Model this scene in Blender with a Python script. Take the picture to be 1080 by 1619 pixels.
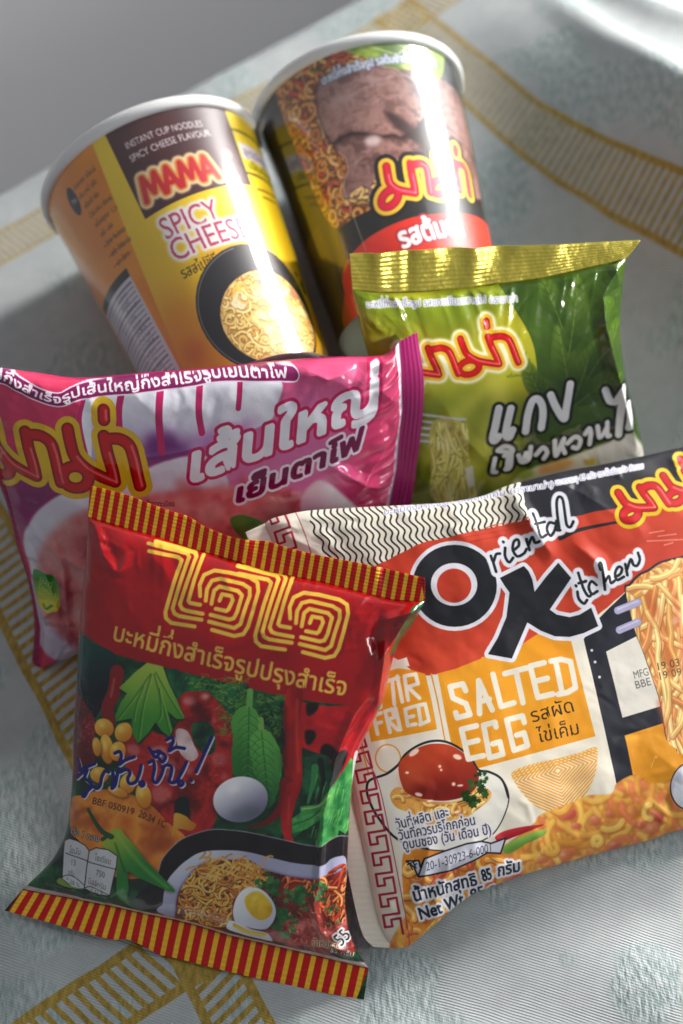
import bpy, math, random
import numpy as np

# ------------------------------------------------------------------ scene, camera, light
for _o in list(bpy.data.objects): bpy.data.objects.remove(_o)
SC = bpy.context.scene; COL = SC.collection
D2R = math.radians
SC.view_settings.view_transform = 'Standard'; SC.view_settings.look = 'None'
SC.view_settings.exposure = 0.0; SC.view_settings.gamma = 1.0
SC.view_settings.use_curve_mapping = False
SC.render.engine = 'CYCLES'
SC.cycles.use_denoising = True
SC.cycles.max_bounces = 6

cd = bpy.data.cameras.new('camera'); cam = bpy.data.objects.new('camera', cd); COL.objects.link(cam)
cam.location = (0.0, -0.249, 0.551); cam.rotation_euler = (D2R(90-64), 0, 0)
cd.sensor_fit = 'VERTICAL'; cd.sensor_height = 36.0; cd.lens = 36.0*2490/1619
cd.clip_start = 0.02; cd.clip_end = 20
cd.dof.use_dof = True; cd.dof.focus_distance = 0.538; cd.dof.aperture_fstop = 4.1
cd.dof.aperture_blades = 7
SC.camera = cam

wd = bpy.data.worlds.new('World'); SC.world = wd; wd.use_nodes = True
bg = wd.node_tree.nodes['Background']
bg.inputs[0].default_value = (0.88, 0.94, 1.0, 1); bg.inputs[1].default_value = 0.24

def lamp(name, kind, loc, target, energy, color, **kw):
    l = bpy.data.lights.new(name, kind); l.energy = energy; l.color = color
    for k, v in kw.items(): setattr(l, k, v)
    o = bpy.data.objects.new(name, l); COL.objects.link(o); o.location = loc
    import mathutils
    o.rotation_euler = (mathutils.Vector(target)-mathutils.Vector(loc)).to_track_quat('-Z', 'Y').to_euler()
    return o
# the window on the right, behind the table: a tall bright opening, low in the room
lamp('window_light', 'AREA', (1.03, 0.96, 0.50), (0.13, 0.06, 0.04), 4.2, (1.0, 0.98, 0.95), shape='RECTANGLE', size=0.26, size_y=0.40, spread=D2R(48))
# open sky through the same side of the room: wide and soft
lamp('sky_light', 'AREA', (1.35, 0.45, 1.15), (0.0, 0.05, 0.0), 4.2, (0.90, 0.95, 1.0), shape='RECTANGLE', size=1.1, size_y=1.0)
# thin lamp added further right, out of view: makes bright glints on the film
lamp('side_glint_lamp', 'AREA', (0.95, -0.25, 0.62), (0.0, 0.0, 0.03), 2.0, (0.97, 0.98, 1.0), shape='RECTANGLE', size=0.07, size_y=0.42)
# narrow spots added to make small sunlit patches on the green and pink packets and on the cream one
lamp('added_patch_spot', 'SPOT', (0.95, -0.35, 0.85), (0.024, 0.094, 0.07), 85.0, (1.0, 0.95, 0.86), spot_size=D2R(4.8), spot_blend=.3, shadow_soft_size=.012)
lamp('added_patch_spot', 'SPOT', (0.98, -0.25, 0.85), (0.050, -0.082, 0.03), 32.0, (1.0, 0.95, 0.86), spot_size=D2R(4.6), spot_blend=.9, shadow_soft_size=.012)

# ------------------------------------------------------------------ print shop: a small rasteriser for the packet artwork
def smooth(pts, closed=False, n=6):
    P = np.asarray(pts, float)
    if len(P) < 3: return P
    if closed: Q = np.vstack([P[-1], P, P[0], P[1]])
    else: Q = np.vstack([2*P[0]-P[1], P, 2*P[-1]-P[-2]])
    t = np.linspace(0, 1, n, endpoint=False)[:, None]
    out = []
    for i in range(1, len(Q)-2):
        a, b, c, d = Q[i-1], Q[i], Q[i+1], Q[i+2]
        out.append(0.5*((2*b)+(c-a)*t+(2*a-5*b+4*c-d)*t**2+(3*b-a-3*c+d)*t**3))
    out = np.vstack(out)
    return out if closed else np.vstack([out, P[-1]])

def blur(a, s):
    if s <= 0: return a
    if s > 6:
        k = int(s//3)
        h, w = a.shape[:2]; ph, pw = (-h) % k, (-w) % k
        b = np.pad(a, ((0, ph), (0, pw))+((0, 0),)*(a.ndim-2), mode='edge')
        b = b.reshape((b.shape[0]//k, k, b.shape[1]//k, k)+b.shape[2:]).mean((1, 3))
        b = blur(b, s/k)
        yy = np.clip((np.arange(h)+.5)/k-.5, 0, b.shape[0]-1); xx = np.clip((np.arange(w)+.5)/k-.5, 0, b.shape[1]-1)
        return bilin(b, yy, xx)
    r = int(math.ceil(2.5*s)); k = np.exp(-.5*(np.arange(-r, r+1)/s)**2); k /= k.sum()
    for ax in (0, 1):
        pad = [(0, 0)]*a.ndim; pad[ax] = (r, r)
        b = np.pad(a, pad, mode='edge'); out = np.zeros_like(a)
        for i, kk in enumerate(k):
            sl = [slice(None)]*a.ndim; sl[ax] = slice(i, i+a.shape[ax]); out += kk*b[tuple(sl)]
        a = out
    return a

def bilin(b, yy, xx):
    y0 = np.floor(yy).astype(int); x0 = np.floor(xx).astype(int)
    y1 = np.minimum(y0+1, b.shape[0]-1); x1 = np.minimum(x0+1, b.shape[1]-1)
    fy = (yy-y0)[:, None]; fx = (xx-x0)[None, :]
    if b.ndim == 3: fy = fy[..., None]; fx = fx[..., None]
    return (b[y0][:, x0]*(1-fy)*(1-fx)+b[y0][:, x1]*(1-fy)*fx+b[y1][:, x0]*fy*(1-fx)+b[y1][:, x1]*fy*fx)

def vnoise(h, w, cell, octv=3, seed=0, ay=1.0):
    r = np.random.RandomState(seed); out = np.zeros((h, w), np.float32); amp = 1.0; tot = 0
    for o in range(octv):
        cy, cx = cell*ay/2**o, cell/2**o
        g = r.rand(int(h/cy)+3, int(w/cx)+3).astype(np.float32)
        yy = np.arange(h)/cy; xx = np.arange(w)/cx
        yy = np.floor(yy)+((yy % 1)**2*(3-2*(yy % 1))); xx = np.floor(xx)+((xx % 1)**2*(3-2*(xx % 1)))
        out += amp*bilin(g, yy, xx).astype(np.float32); tot += amp; amp *= .55
    return out/tot

def dilate(m, r):
    R = int(math.ceil(r))+1; m = np.pad(m, R+1); b = m > .5
    g = np.full(m.shape, 1e3, np.float32)
    for d in range(R+1):
        for s in ((d, -d) if d else (0,)):
            sh = np.roll(b, s, 0); g = np.where(sh & (g > d), d, g)
    D = np.full(m.shape, 1e6, np.float32)
    for d in range(-R, R+1):
        D = np.minimum(D, np.roll(g, d, 1)**2+d*d)
    return np.clip(r+.5-np.sqrt(D), 0, 1), R+1

_gl = {}
def _glyph(s):
    if s in _gl: return _gl[s]
    c = bpy.data.curves.new('lettering', 'FONT'); c.body = s; c.size = 1; c.resolution_u = 3
    o = bpy.data.objects.new('lettering', c); COL.objects.link(o)
    dg = bpy.context.evaluated_depsgraph_get(); dg.update()
    m = o.evaluated_get(dg).to_mesh()
    V = np.array([v.co[:2] for v in m.vertices]).reshape(-1, 2)
    E = []
    for p in m.polygons:
        vs = list(p.vertices); A = V[vs]
        ar = np.sum(A[:, 0]*np.roll(A[:, 1], -1)-np.roll(A[:, 0], -1)*A[:, 1])
        if ar < 0: A = A[::-1]
        E.append(np.c_[A, np.roll(A, -1, 0)])
    E = np.vstack(E) if E else np.zeros((0, 4))
    xm = V[:, 0].max() if len(V) else 0
    bpy.data.objects.remove(o); bpy.data.curves.remove(c)
    _gl[s] = (E, xm); return _gl[s]
def _adv(ch): return _glyph(ch+'|')[1]-_glyph('|')[1]
UPPER = set('ิีึืั็ํ'); TONE = set('่้๊๋์')
def layout(s, track=0.0):
    x = 0; es = []; prev = ''
    for ch in s:
        if ch == ' ': x += .3+track; prev = ch; continue
        E, _ = _glyph(ch); E = E.copy()
        if len(E):
            E[:, [0, 2]] += x
            if ch in TONE and prev in UPPER: E[:, [1, 3]] += .19
            es.append(E)
        a = _adv(ch)
        x += a+(track if a > .05 else 0)
        prev = ch
    return (np.vstack(es) if es else np.zeros((0, 4))), x-track

def raster_edges(E, W, H, pad=2, ss=4):
    if not len(E): return None
    x0 = int(max(0, math.floor(min(E[:, 0].min(), E[:, 2].min()))-pad)); x1 = int(min(W, math.ceil(max(E[:, 0].max(), E[:, 2].max()))+pad))
    y0 = int(max(0, math.floor(min(E[:, 1].min(), E[:, 3].min()))-pad)); y1 = int(min(H, math.ceil(max(E[:, 1].max(), E[:, 3].max()))+pad))
    if x1 <= x0 or y1 <= y0: return None
    h, w = y1-y0, x1-x0
    acc = np.zeros((h, w+2), np.float64)
    xa, ya, xb, yb = E[:, 0]-x0, (E[:, 1]-y0)*ss, E[:, 2]-x0, (E[:, 3]-y0)*ss
    sg = np.where(yb > ya, 1.0, -1.0)
    sw = ya > yb
    xa, xb = np.where(sw, xb, xa), np.where(sw, xa, xb); ya, yb = np.where(sw, yb, ya), np.where(sw, ya, yb)
    r0 = np.ceil(ya-.5).astype(int); r1 = np.ceil(yb-.5).astype(int)
    r0 = np.clip(r0, 0, h*ss); r1 = np.clip(r1, 0, h*ss)
    n = np.maximum(r1-r0, 0)
    if n.sum():
        idx = np.repeat(np.arange(len(E)), n)
        row = np.arange(n.sum())-np.repeat(np.cumsum(n)-n, n)+r0[idx]
        t = (row+.5-ya[idx])/np.maximum(yb[idx]-ya[idx], 1e-9)
        x = np.clip(xa[idx]+(xb[idx]-xa[idx])*t, 0, w)
        xi = np.floor(x).astype(int); fr = x-xi; v = sg[idx]/ss
        np.add.at(acc, (row//ss, xi), v*(1-fr)); np.add.at(acc, (row//ss, np.minimum(xi+1, w+1)), v*fr)
    m = np.clip(np.abs(np.cumsum(acc, 1)[:, :w]), 0, 1).astype(np.float32)
    return y0, x0, m

def rgb(c):
    if isinstance(c, str): c = tuple(int(c[i:i+2], 16) for i in (0, 2, 4))
    c = np.asarray(c, np.float32)
    return c/255 if c.max() > 1.0 else c

class Art:
    """one printed sheet; x0..x1, y0..y1 in mm, artwork coordinates brought to mm by the 3x3 matrix M"""
    def __init__(s, x0, x1, y0, y1, res, M=None, bgc=(200, 200, 200)):
        s.x0, s.y0, s.x1, s.y1, s.res = x0, y0, x1, y1, res
        s.W, s.H = int((x1-x0)*res), int((y1-y0)*res)
        s.M = np.eye(3) if M is None else np.array(M)
        s.img = np.empty((s.H, s.W, 3), np.float32); s.img[:] = rgb(bgc)
        s.fixed = None
    def T(s, p):
        p = np.asarray(p, float).reshape(-1, 2)
        q = np.c_[p, np.ones(len(p))]@s.M.T; q = q[:, :2]/q[:, 2:]
        return np.c_[(q[:, 0]-s.x0)*s.res, (q[:, 1]-s.y0)*s.res]
    def sc(s, p):   # texture pixels per artwork unit at p
        p = np.asarray(p, float)
        a = s.T([p, p+[1, 0], p+[0, 1]])
        return .5*(np.hypot(*(a[1]-a[0]))+np.hypot(*(a[2]-a[0])))
    def comp(s, pm, col, op=1.0):
        if pm is None: return
        y0, x0, m = pm; h, w = m.shape
        ya, xa = max(0, -y0), max(0, -x0); yb, xb = min(h, s.H-y0), min(w, s.W-x0)
        if yb <= ya or xb <= xa: return
        m = m[ya:yb, xa:xb, None]*op; t = s.img[y0+ya:y0+yb, x0+xa:x0+xb]
        if callable(col): col = col(y0+ya, x0+xa, yb-ya, xb-xa)
        else: col = rgb(col)
        t *= (1-m); t += m*col
    def pm_poly(s, pts, sm=False, n=6):
        P = smooth(pts, True, n) if sm else np.asarray(pts, float)
        if not sm:
            P = np.vstack([np.linspace(P[i], P[(i+1) % len(P)], 4, endpoint=False) for i in range(len(P))])
        Q = s.T(P); R = np.roll(Q, -1, 0)
        return raster_edges(np.c_[Q, R], s.W, s.H)
    def poly(s, pts, col, sm=False, op=1.0, soft=0, grow=0):
        pm = s.pm_poly(pts, sm)
        if pm is None: return None
        k = s.sc(np.mean(np.asarray(pts, float), 0))
        if grow: pm = s.grow(pm, grow*k)
        if soft: pm = s.softm(pm, soft*k)
        s.comp(pm, col, op); return pm
    def grow(s, pm, r):
        m, R = dilate(pm[2], r); return pm[0]-R, pm[1]-R, m
    def softm(s, pm, b):
        R = int(3*b)+1; return pm[0]-R, pm[1]-R, blur(np.pad(pm[2], R), b)
    def pm_line(s, pts, w, sm=True, w1=None, n=6):
        P = smooth(pts, False, n) if sm else np.asarray(pts, float)
        k = s.sc(P[len(P)//2]); Q = s.T(P); r = np.linspace(w/2*k, (w if w1 is None else w1)/2*k, len(Q))
        if len(Q) == 1: Q = np.vstack([Q, Q+1e-3]); r = np.array([w/2*k]*2)
        rm = max(r.max(), .5)+1
        x0 = int(math.floor(Q[:, 0].min()-rm)); x1 = int(math.ceil(Q[:, 0].max()+rm))
        y0 = int(math.floor(Q[:, 1].min()-rm)); y1 = int(math.ceil(Q[:, 1].max()+rm))
        x0, y0, x1, y1 = max(x0, -50), max(y0, -50), min(x1, s.W+50), min(y1, s.H+50)
        if x1 <= x0 or y1 <= y0: return None
        m = np.zeros((y1-y0, x1-x0), np.float32)
        for i in range(len(Q)-1):
            a, b = Q[i], Q[i+1]; R = max(r[i], r[i+1])+1
            xa, xb = max(x0, int(min(a[0], b[0])-R)), min(x1, int(max(a[0], b[0])+R)+2)
            ya, yb = max(y0, int(min(a[1], b[1])-R)), min(y1, int(max(a[1], b[1])+R)+2)
            if xb <= xa or yb <= ya: continue
            X = np.arange(xa, xb)+.5-a[0]; Y = (np.arange(ya, yb)+.5-a[1])[:, None]
            d = b-a; L = d@d+1e-9; t = np.clip((X*d[0]+Y*d[1])/L, 0, 1)
            ds = np.hypot(X-t*d[0], Y-t*d[1]); rr = r[i]+(r[i+1]-r[i])*t
            c = np.clip(rr+.5-ds, 0, 1)*np.minimum(1, 2*rr)
            v = m[ya-y0:yb-y0, xa-x0:xb-x0]; np.maximum(v, c, out=v)
        return y0, x0, m
    def line(s, pts, w, col, sm=True, w1=None, op=1.0, soft=0, n=6):
        pm = s.pm_line(pts, w, sm, w1, n)
        if pm is None: return
        if soft: pm = s.softm(pm, soft*s.sc(pts[0]))
        s.comp(pm, col, op)
    def merge(s, pms):
        pms = [p for p in pms if p is not None]
        y0 = min(p[0] for p in pms); x0 = min(p[1] for p in pms)
        y1 = max(p[0]+p[2].shape[0] for p in pms); x1 = max(p[1]+p[2].shape[1] for p in pms)
        m = np.zeros((y1-y0, x1-x0), np.float32)
        for a, b, k in pms:
            v = m[a-y0:a-y0+k.shape[0], b-x0:b-x0+k.shape[1]]; np.maximum(v, k, out=v)
        return y0, x0, m
    def lines(s, strokes, w, col, out=None, sm=True, soft=0):
        pm = s.merge([s.pm_line(p, w, sm) for p in strokes]); k = s.sc(strokes[0][0])
        for o in (out or []):
            g = s.grow(pm, o[0]*k)
            if len(o) > 2: g = s.softm(g, o[2]*k)
            s.comp(g, o[1])
        if soft: pm = s.softm(pm, soft*k)
        s.comp(pm, col); return pm
    def ell(s, c, rx, ry, col, rot=0, op=1.0, soft=0, grow=0):
        t = np.linspace(0, 2*np.pi, 40, endpoint=False); a = D2R(rot)
        x, y = rx*np.cos(t), ry*np.sin(t)
        return s.poly(np.c_[c[0]+x*math.cos(a)-y*math.sin(a), c[1]+x*math.sin(a)+y*math.cos(a)], col, op=op, soft=soft, grow=grow)
    def text(s, body, p0, p1, h, col, bold=0, out=None, up=None, em=.558, track=0.0, op=1.0, bow=0.0):
        """lettering along p0 -> p1 (artwork units), letter height h"""
        E, adv = layout(body, track)
        p0, p1 = np.asarray(p0, float), np.asarray(p1, float); d = (p1-p0)/adv
        u = np.array([d[1], -d[0]]); u /= np.hypot(*u)
        if s.M[1][1] > 0: u = -u
        if up is not None: u = np.asarray(up, float); u /= np.hypot(*u)
        u = u*h/em
        def mp(x, y):
            t = x/adv
            return p0+x[:, None]*d+y[:, None]*u+(4*t*(1-t)*bow)[:, None]*u/np.hypot(*u)
        A = s.T(mp(E[:, 0], E[:, 1])); B = s.T(mp(E[:, 2], E[:, 3]))
        pm = raster_edges(np.c_[A, B], s.W, s.H, pad=3)
        if pm is None: return
        k = s.sc(p0)
        if bold: pm = s.grow(pm, bold*k)
        for o in (out or []):
            g = s.grow(pm, o[0]*k)
            if len(o) > 2: g = s.softm(g, o[2]*k)
            s.comp(g, o[1])
        s.comp(pm, col, op)
    def tex(s, c0, c1, cell, seed=0, octv=4, gain=1.6, ay=1.0, c2=None):
        """colour field for fills: noise between colours (cell in mm)"""
        if s.fixed is None: s.fixed = {}
        key = (cell, seed, octv, ay)
        if key not in s.fixed: s.fixed[key] = vnoise(s.H, s.W, cell*s.res, octv, seed, ay)
        N = s.fixed[key]; a, b = rgb(c0), rgb(c1)
        def f(y, x, h, w):
            n = np.clip((N[y:y+h, x:x+w]-.5)*gain+.5, 0, 1)[..., None]
            if c2 is not None:
                return np.where(n < .5, a+(b-a)*n*2, b+(rgb(c2)-b)*(n*2-1))
            return a+(b-a)*n
        return f
    def grad(s, pa, pb, ca, cb, nz=None):
        A, B = s.T([pa, pb]); d = B-A; L = d@d; a, b = rgb(ca), rgb(cb)
        def f(y, x, h, w):
            X = np.arange(x, x+w)+.5-A[0]; Y = (np.arange(y, y+h)+.5-A[1])[:, None]
            t = np.clip((X*d[0]+Y*d[1])/L, 0, 1)[..., None]
            return a+(b-a)*t*t*(3-2*t)
        return f
    def noodles(s, region, n, w, L, cols, seed=0, curl=1.0, dirn=None, dark='5a2a10', hl=.8):
        """a heap of printed noodle strands inside a polygon"""
        r = random.Random(seed); R = np.asarray(region, float); lo, hi = R.min(0), R.max(0)
        clip = s.pm_poly(region, True)
        if clip is None: return
        keep = s.img.copy()
        for i in range(n):
            x, y = r.uniform(lo[0], hi[0]), r.uniform(lo[1], hi[1]); a = r.uniform(0, 6.28) if dirn is None else dirn+r.gauss(0, .25)
            c = r.choice((-1, 1))*r.uniform(.15, .75)*curl; pts = []
            for k in range(7):
                pts.append((x, y)); x += math.cos(a)*L/6; y += math.sin(a)*L/6; a += c+r.gauss(0, .15)
            col = rgb(r.choice(cols))
            P = np.array(pts)
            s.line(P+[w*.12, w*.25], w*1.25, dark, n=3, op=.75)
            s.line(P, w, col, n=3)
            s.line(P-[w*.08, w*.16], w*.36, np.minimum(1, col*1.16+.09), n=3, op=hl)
        y0, x0, m = clip; M = np.zeros((s.H, s.W, 1), np.float32)
        M[y0:y0+m.shape[0], x0:x0+m.shape[1], 0] = m
        s.img = keep*(1-M)+s.img*M
    def soften(s, region, sig):
        pm = s.pm_poly(region, True); k = s.sc(np.mean(np.asarray(region, float), 0)); y0, x0, m = pm; h, w = m.shape
        s.comp((y0, x0, m), lambda y, x, hh, ww, B=blur(s.img[y0:y0+h, x0:x0+w], sig*k): B[y-y0:y-y0+hh, x-x0:x-x0+ww])
    def leaf(s, pts, ca, cb, veins=(), vc=None):
        P = np.asarray(pts, float); s.poly(P, s.grad(P[0], P[len(P)//2], ca, cb), sm=True)
        for v in veins: s.line(v, 1.4, vc or np.asarray(rgb(cb))*.7, op=.6)
    def sprig(s, c, rad, n, ca, cb, seed=0):
        """ragged little leaves of a herb"""
        r = random.Random(seed)
        for i in range(n):
            a, q = r.uniform(0, 6.28), rad*math.sqrt(r.random()); x, y = c[0]+q*math.cos(a), c[1]+q*math.sin(a)
            z = rad*r.uniform(.22, .42); k = r.randint(5, 8); t0 = r.uniform(0, 6.28)
            pts = [(x+z*(1 if j % 2 else .55)*math.cos(t0+j*3.14159/k), y+z*(1 if j % 2 else .55)*math.sin(t0+j*3.14159/k)) for j in range(2*k)]
            f = r.random(); s.poly(pts, rgb(ca)*(1-f)+rgb(cb)*f)
    def image(s, name):
        im = bpy.data.images.new(name, s.W, s.H, alpha=False)
        g = np.random.RandomState(7).normal(0, .006, s.img.shape[:2])[..., None]
        a = np.ones((s.H, s.W, 4), np.float32); a[..., :3] = np.clip(s.img+g, 0, 1)
        im.pixels.foreach_set(a.ravel()); im.update(); im.pack(); return im

# the red tube lettering all four packets share; drawn in the frame of its own first printing
LOGO_A = [(385, 280), (400, 350), (425, 425), (490, 490), (570, 530), (650, 560)]
LOGO_B = [(590, 310), (610, 400), (640, 500), (652, 560)]
LOGO_C = [(600, 325), (680, 325), (735, 360), (760, 430), (780, 520), (795, 580)]
LOGO_R = [(430+74*math.cos(t), 542+62*math.sin(t)) for t in np.linspace(0, 2*math.pi, 16)]
LOGO_U = [LOGO_A, LOGO_B, LOGO_C, LOGO_R]
LOGO_D = [(590, 178), (592, 225)]
def logo(art, src, dst, w, outl, first=True, dot=True):
    S = np.c_[np.array(src, float), np.ones(3)]; A = np.linalg.solve(S, np.array(dst, float))
    f = lambda P, sh=0: np.c_[np.array(P, float)+[sh, 0], np.ones(len(P))]@A
    st = [f(p) for p in LOGO_U]+([f(LOGO_D)] if dot else [])
    if first: st += [f(p, -447) for p in LOGO_U]
    pm = art.merge([art.pm_line(p, w) for p in st]); k = art.sc(st[0][0])
    for o in outl:
        g = art.grow(pm, o[0]*k)
        if len(o) > 2: g = art.softm(g, o[2]*k)
        art.comp(g, o[1])
    art.comp(pm, (120, 8, 12))
    pm2 = art.merge([art.pm_line(p, w*.74) for p in st]); art.comp(art.softm(pm2, w*.07*k), (196, 18, 24))
    for p in st:
        q = np.asarray(p, float)
        if len(q) < 14: art.line(q[len(q)//3:]+[w*.17, 0], w*.17, (245, 150, 140), op=.75, soft=w*.05)

# ------------------------------------------------------------------ packet outlines, measured in mm in each packet's own plane
PACKS={
 'red':dict(O=[-0.04053, -0.08567, 0.039],B=[[0.97444, -0.21713, -0.05769], [0.21831, 0.85447, 0.4714], [-0.05306, -0.47194, 0.88003]],
  H=[[0.2031995, 0.04505004, -123.2118], [0.04766823, -0.2039817, 224.5329], [2.133474e-05, -1.543972e-05, 1.0]],
  top=[[-62.0, 74.7], [-56.1, 74.7], [-48.7, 74.4], [-40.6, 73.2], [-33.6, 72.4], [-27.3, 71.8], [-22.1, 70.0], [-17.1, 69.1], [-10.8, 68.4], [-4.4, 69.0], [0.9, 69.7], [7.8, 69.1], [19.8, 69.0], [31.9, 69.4], [43.8, 69.5], [54.7, 69.4]],
  intop=[[-60.6, 64.3], [-46.3, 63.4], [-35.2, 62.9], [-24.0, 61.7], [-11.6, 61.2], [1.3, 60.0], [6.8, 60.0], [21.7, 60.5], [35.1, 60.1], [46.0, 60.0], [56.4, 61.7]],
  inbot=[[-55.5, -65.0], [-38.9, -64.1], [-24.1, -63.5], [-10.4, -63.3], [2.8, -63.0], [17.8, -63.9], [30.6, -63.7], [47.1, -63.7], [65.3, -63.8]],
  bot=[[-60.1, -73.7], [-44.1, -74.3], [-24.1, -75.1], [-15.9, -73.8], [-5.4, -76.2], [1.1, -76.2], [26.1, -76.4], [49.7, -75.4], [66.1, -74.9]],
  left=[[-60.6, 64.3], [-58.2, 51.1], [-56.9, 38.2], [-54.6, 23.3], [-52.2, 8.4], [-49.6, -8.7], [-46.8, -23.6], [-45.4, -35.5], [-45.3, -43.8], [-48.2, -53.4], [-55.5, -65.0]],
  right=[[56.4, 61.7], [53.7, 52.6], [50.6, 44.3], [50.1, 32.1], [50.0, 25.6], [47.8, 16.3], [45.9, 8.1], [45.9, -0.7], [47.2, -11.4], [49.2, -23.1], [51.1, -33.7], [52.5, -42.6], [55.6, -51.9], [60.2, -58.8], [65.3, -63.8]],
 ),
 'ok':dict(O=[0.06086, -0.06052, 0.02925],B=[[0.95879, 0.2836, -0.01715], [-0.26358, 0.91041, 0.31887], [0.10605, -0.30121, 0.94764]],
  H=[[0.2205079, -0.06282186, -113.9244], [-0.05962708, -0.214329, 279.6465], [-4.437622e-05, 6.054699e-05, 1.0]],
  left=[[-77.9, 74.6], [-75.1, 53.7], [-72.9, 23.6], [-71.9, -5.8], [-73.3, -34.2], [-74.8, -57.4], [-74.7, -68.3], [-72.4, -73.1]],
  inleft=[[-70.7, 75.9], [-68.4, 53.0], [-66.7, 23.1], [-65.4, -5.4], [-66.5, -31.7], [-67.9, -55.4], [-68.2, -68.4], [-65.9, -75.4]],
  inright=[[94.4, 64.3], [89.5, 29.2], [80.3, -15.4], [72.9, -48.0], [67.6, -69.3]],
  right=[[100.4, 63.7], [95.9, 27.5], [87.1, -17.2], [79.6, -49.8], [74.1, -70.2]],
  top=[[-70.7, 75.9], [-67.0, 77.0], [-57.4, 76.8], [-47.4, 75.2], [-29.8, 71.6], [-16.5, 68.9], [-6.9, 67.1], [6.3, 66.0], [16.2, 67.3], [27.7, 67.4], [40.1, 67.1], [52.0, 66.2], [68.3, 65.4], [83.4, 64.9], [94.4, 64.3]],
  bot=[[-65.9, -75.4], [-60.9, -76.2], [-54.0, -73.4], [-46.8, -70.2], [-39.0, -67.0], [-31.7, -65.3], [-15.3, -64.3], [0.9, -64.4], [14.9, -64.6], [28.8, -65.2], [43.1, -65.1], [67.6, -69.3]],
 ),
 'pink':dict(O=[-0.04695, 0.00958, 0.05075],B=[[0.96766, 0.24641, 0.05392], [-0.19394, 0.59014, 0.78366], [0.16129, -0.76878, 0.61884]],
  H=[[0.1840786, -0.04813646, -24.85408], [-0.05101229, -0.203192, 173.5705], [-6.084064e-05, -0.0001583164, 1.0]],
  left=[[-68.2, 62.1], [-69.5, 44.0], [-72.4, 23.3], [-72.1, 7.6], [-73.3, -9.1], [-73.5, -24.1], [-76.2, -41.8], [-82.1, -58.7]],
  inleft=[[-66.3, 61.1], [-67.3, 43.4], [-69.9, 22.6], [-70.6, 7.2], [-71.6, -9.5], [-71.6, -24.6], [-73.6, -42.5], [-79.0, -59.6]],
  inright=[[75.6, 32.0], [74.7, 23.3], [72.1, 6.7], [68.7, -4.3], [65.7, -15.1], [60.0, -29.3]],
  right=[[82.8, 33.8], [82.1, 16.5], [77.9, -2.0], [72.0, -20.2], [67.8, -31.5]],
  top=[[-66.3, 61.1], [-59.5, 57.7], [-47.9, 52.6], [-34.0, 46.8], [-12.7, 43.1], [8.8, 39.1], [28.5, 36.4], [50.5, 32.5], [65.8, 29.0], [70.9, 28.9], [75.6, 32.0]],
  bot=[[-79.0, -59.6], [-64.2, -56.5], [-32.5, -53.0], [6.2, -42.3], [36.7, -34.8], [60.0, -29.3]],
 ),
 'green':dict(O=[0.06062, 0.04782, 0.0535],B=[[0.99371, 0.11194, 0.0], [-0.07339, 0.65145, 0.75514], [0.08453, -0.75039, 0.65557]],
  H=[[0.2037412, -0.006649228, -160.7379], [-0.02079429, -0.2124938, 146.9029], [-3.195661e-05, -0.0001463262, 1.0]],
  top=[[-54.3, 51.6], [-43.8, 51.3], [-31.9, 50.8], [-19.1, 50.3], [-6.2, 49.3], [14.4, 48.5], [34.9, 47.5], [50.0, 46.8]],
  intop=[[-54.3, 39.0], [-42.4, 36.9], [-27.5, 35.9], [-15.2, 35.9], [-4.7, 36.1], [14.1, 37.0], [34.8, 39.7], [44.5, 41.1]],
  inbot=[[-45.6, -43.6], [-21.3, -48.3], [10.1, -50.4], [34.5, -50.5], [54.0, -47.4]],
  bot=[[-47.5, -51.9], [-21.7, -57.4], [9.9, -59.6], [34.4, -59.7], [56.5, -56.8]],
  left=[[-54.3, 39.0], [-53.0, 31.4], [-51.3, 19.5], [-48.6, 4.8], [-47.1, -15.0], [-46.2, -30.2], [-45.6, -43.6]],
  right=[[44.5, 41.1], [43.1, 31.5], [42.1, 19.8], [42.5, 7.7], [44.8, -7.1], [48.2, -19.9], [51.1, -35.2], [54.0, -47.4]],
 ),
}
def cs(pts, s, ox, oy):   # tracing-sheet units -> artwork units
    return [(x/s+ox, y/s+oy) for x, y in pts]

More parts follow.
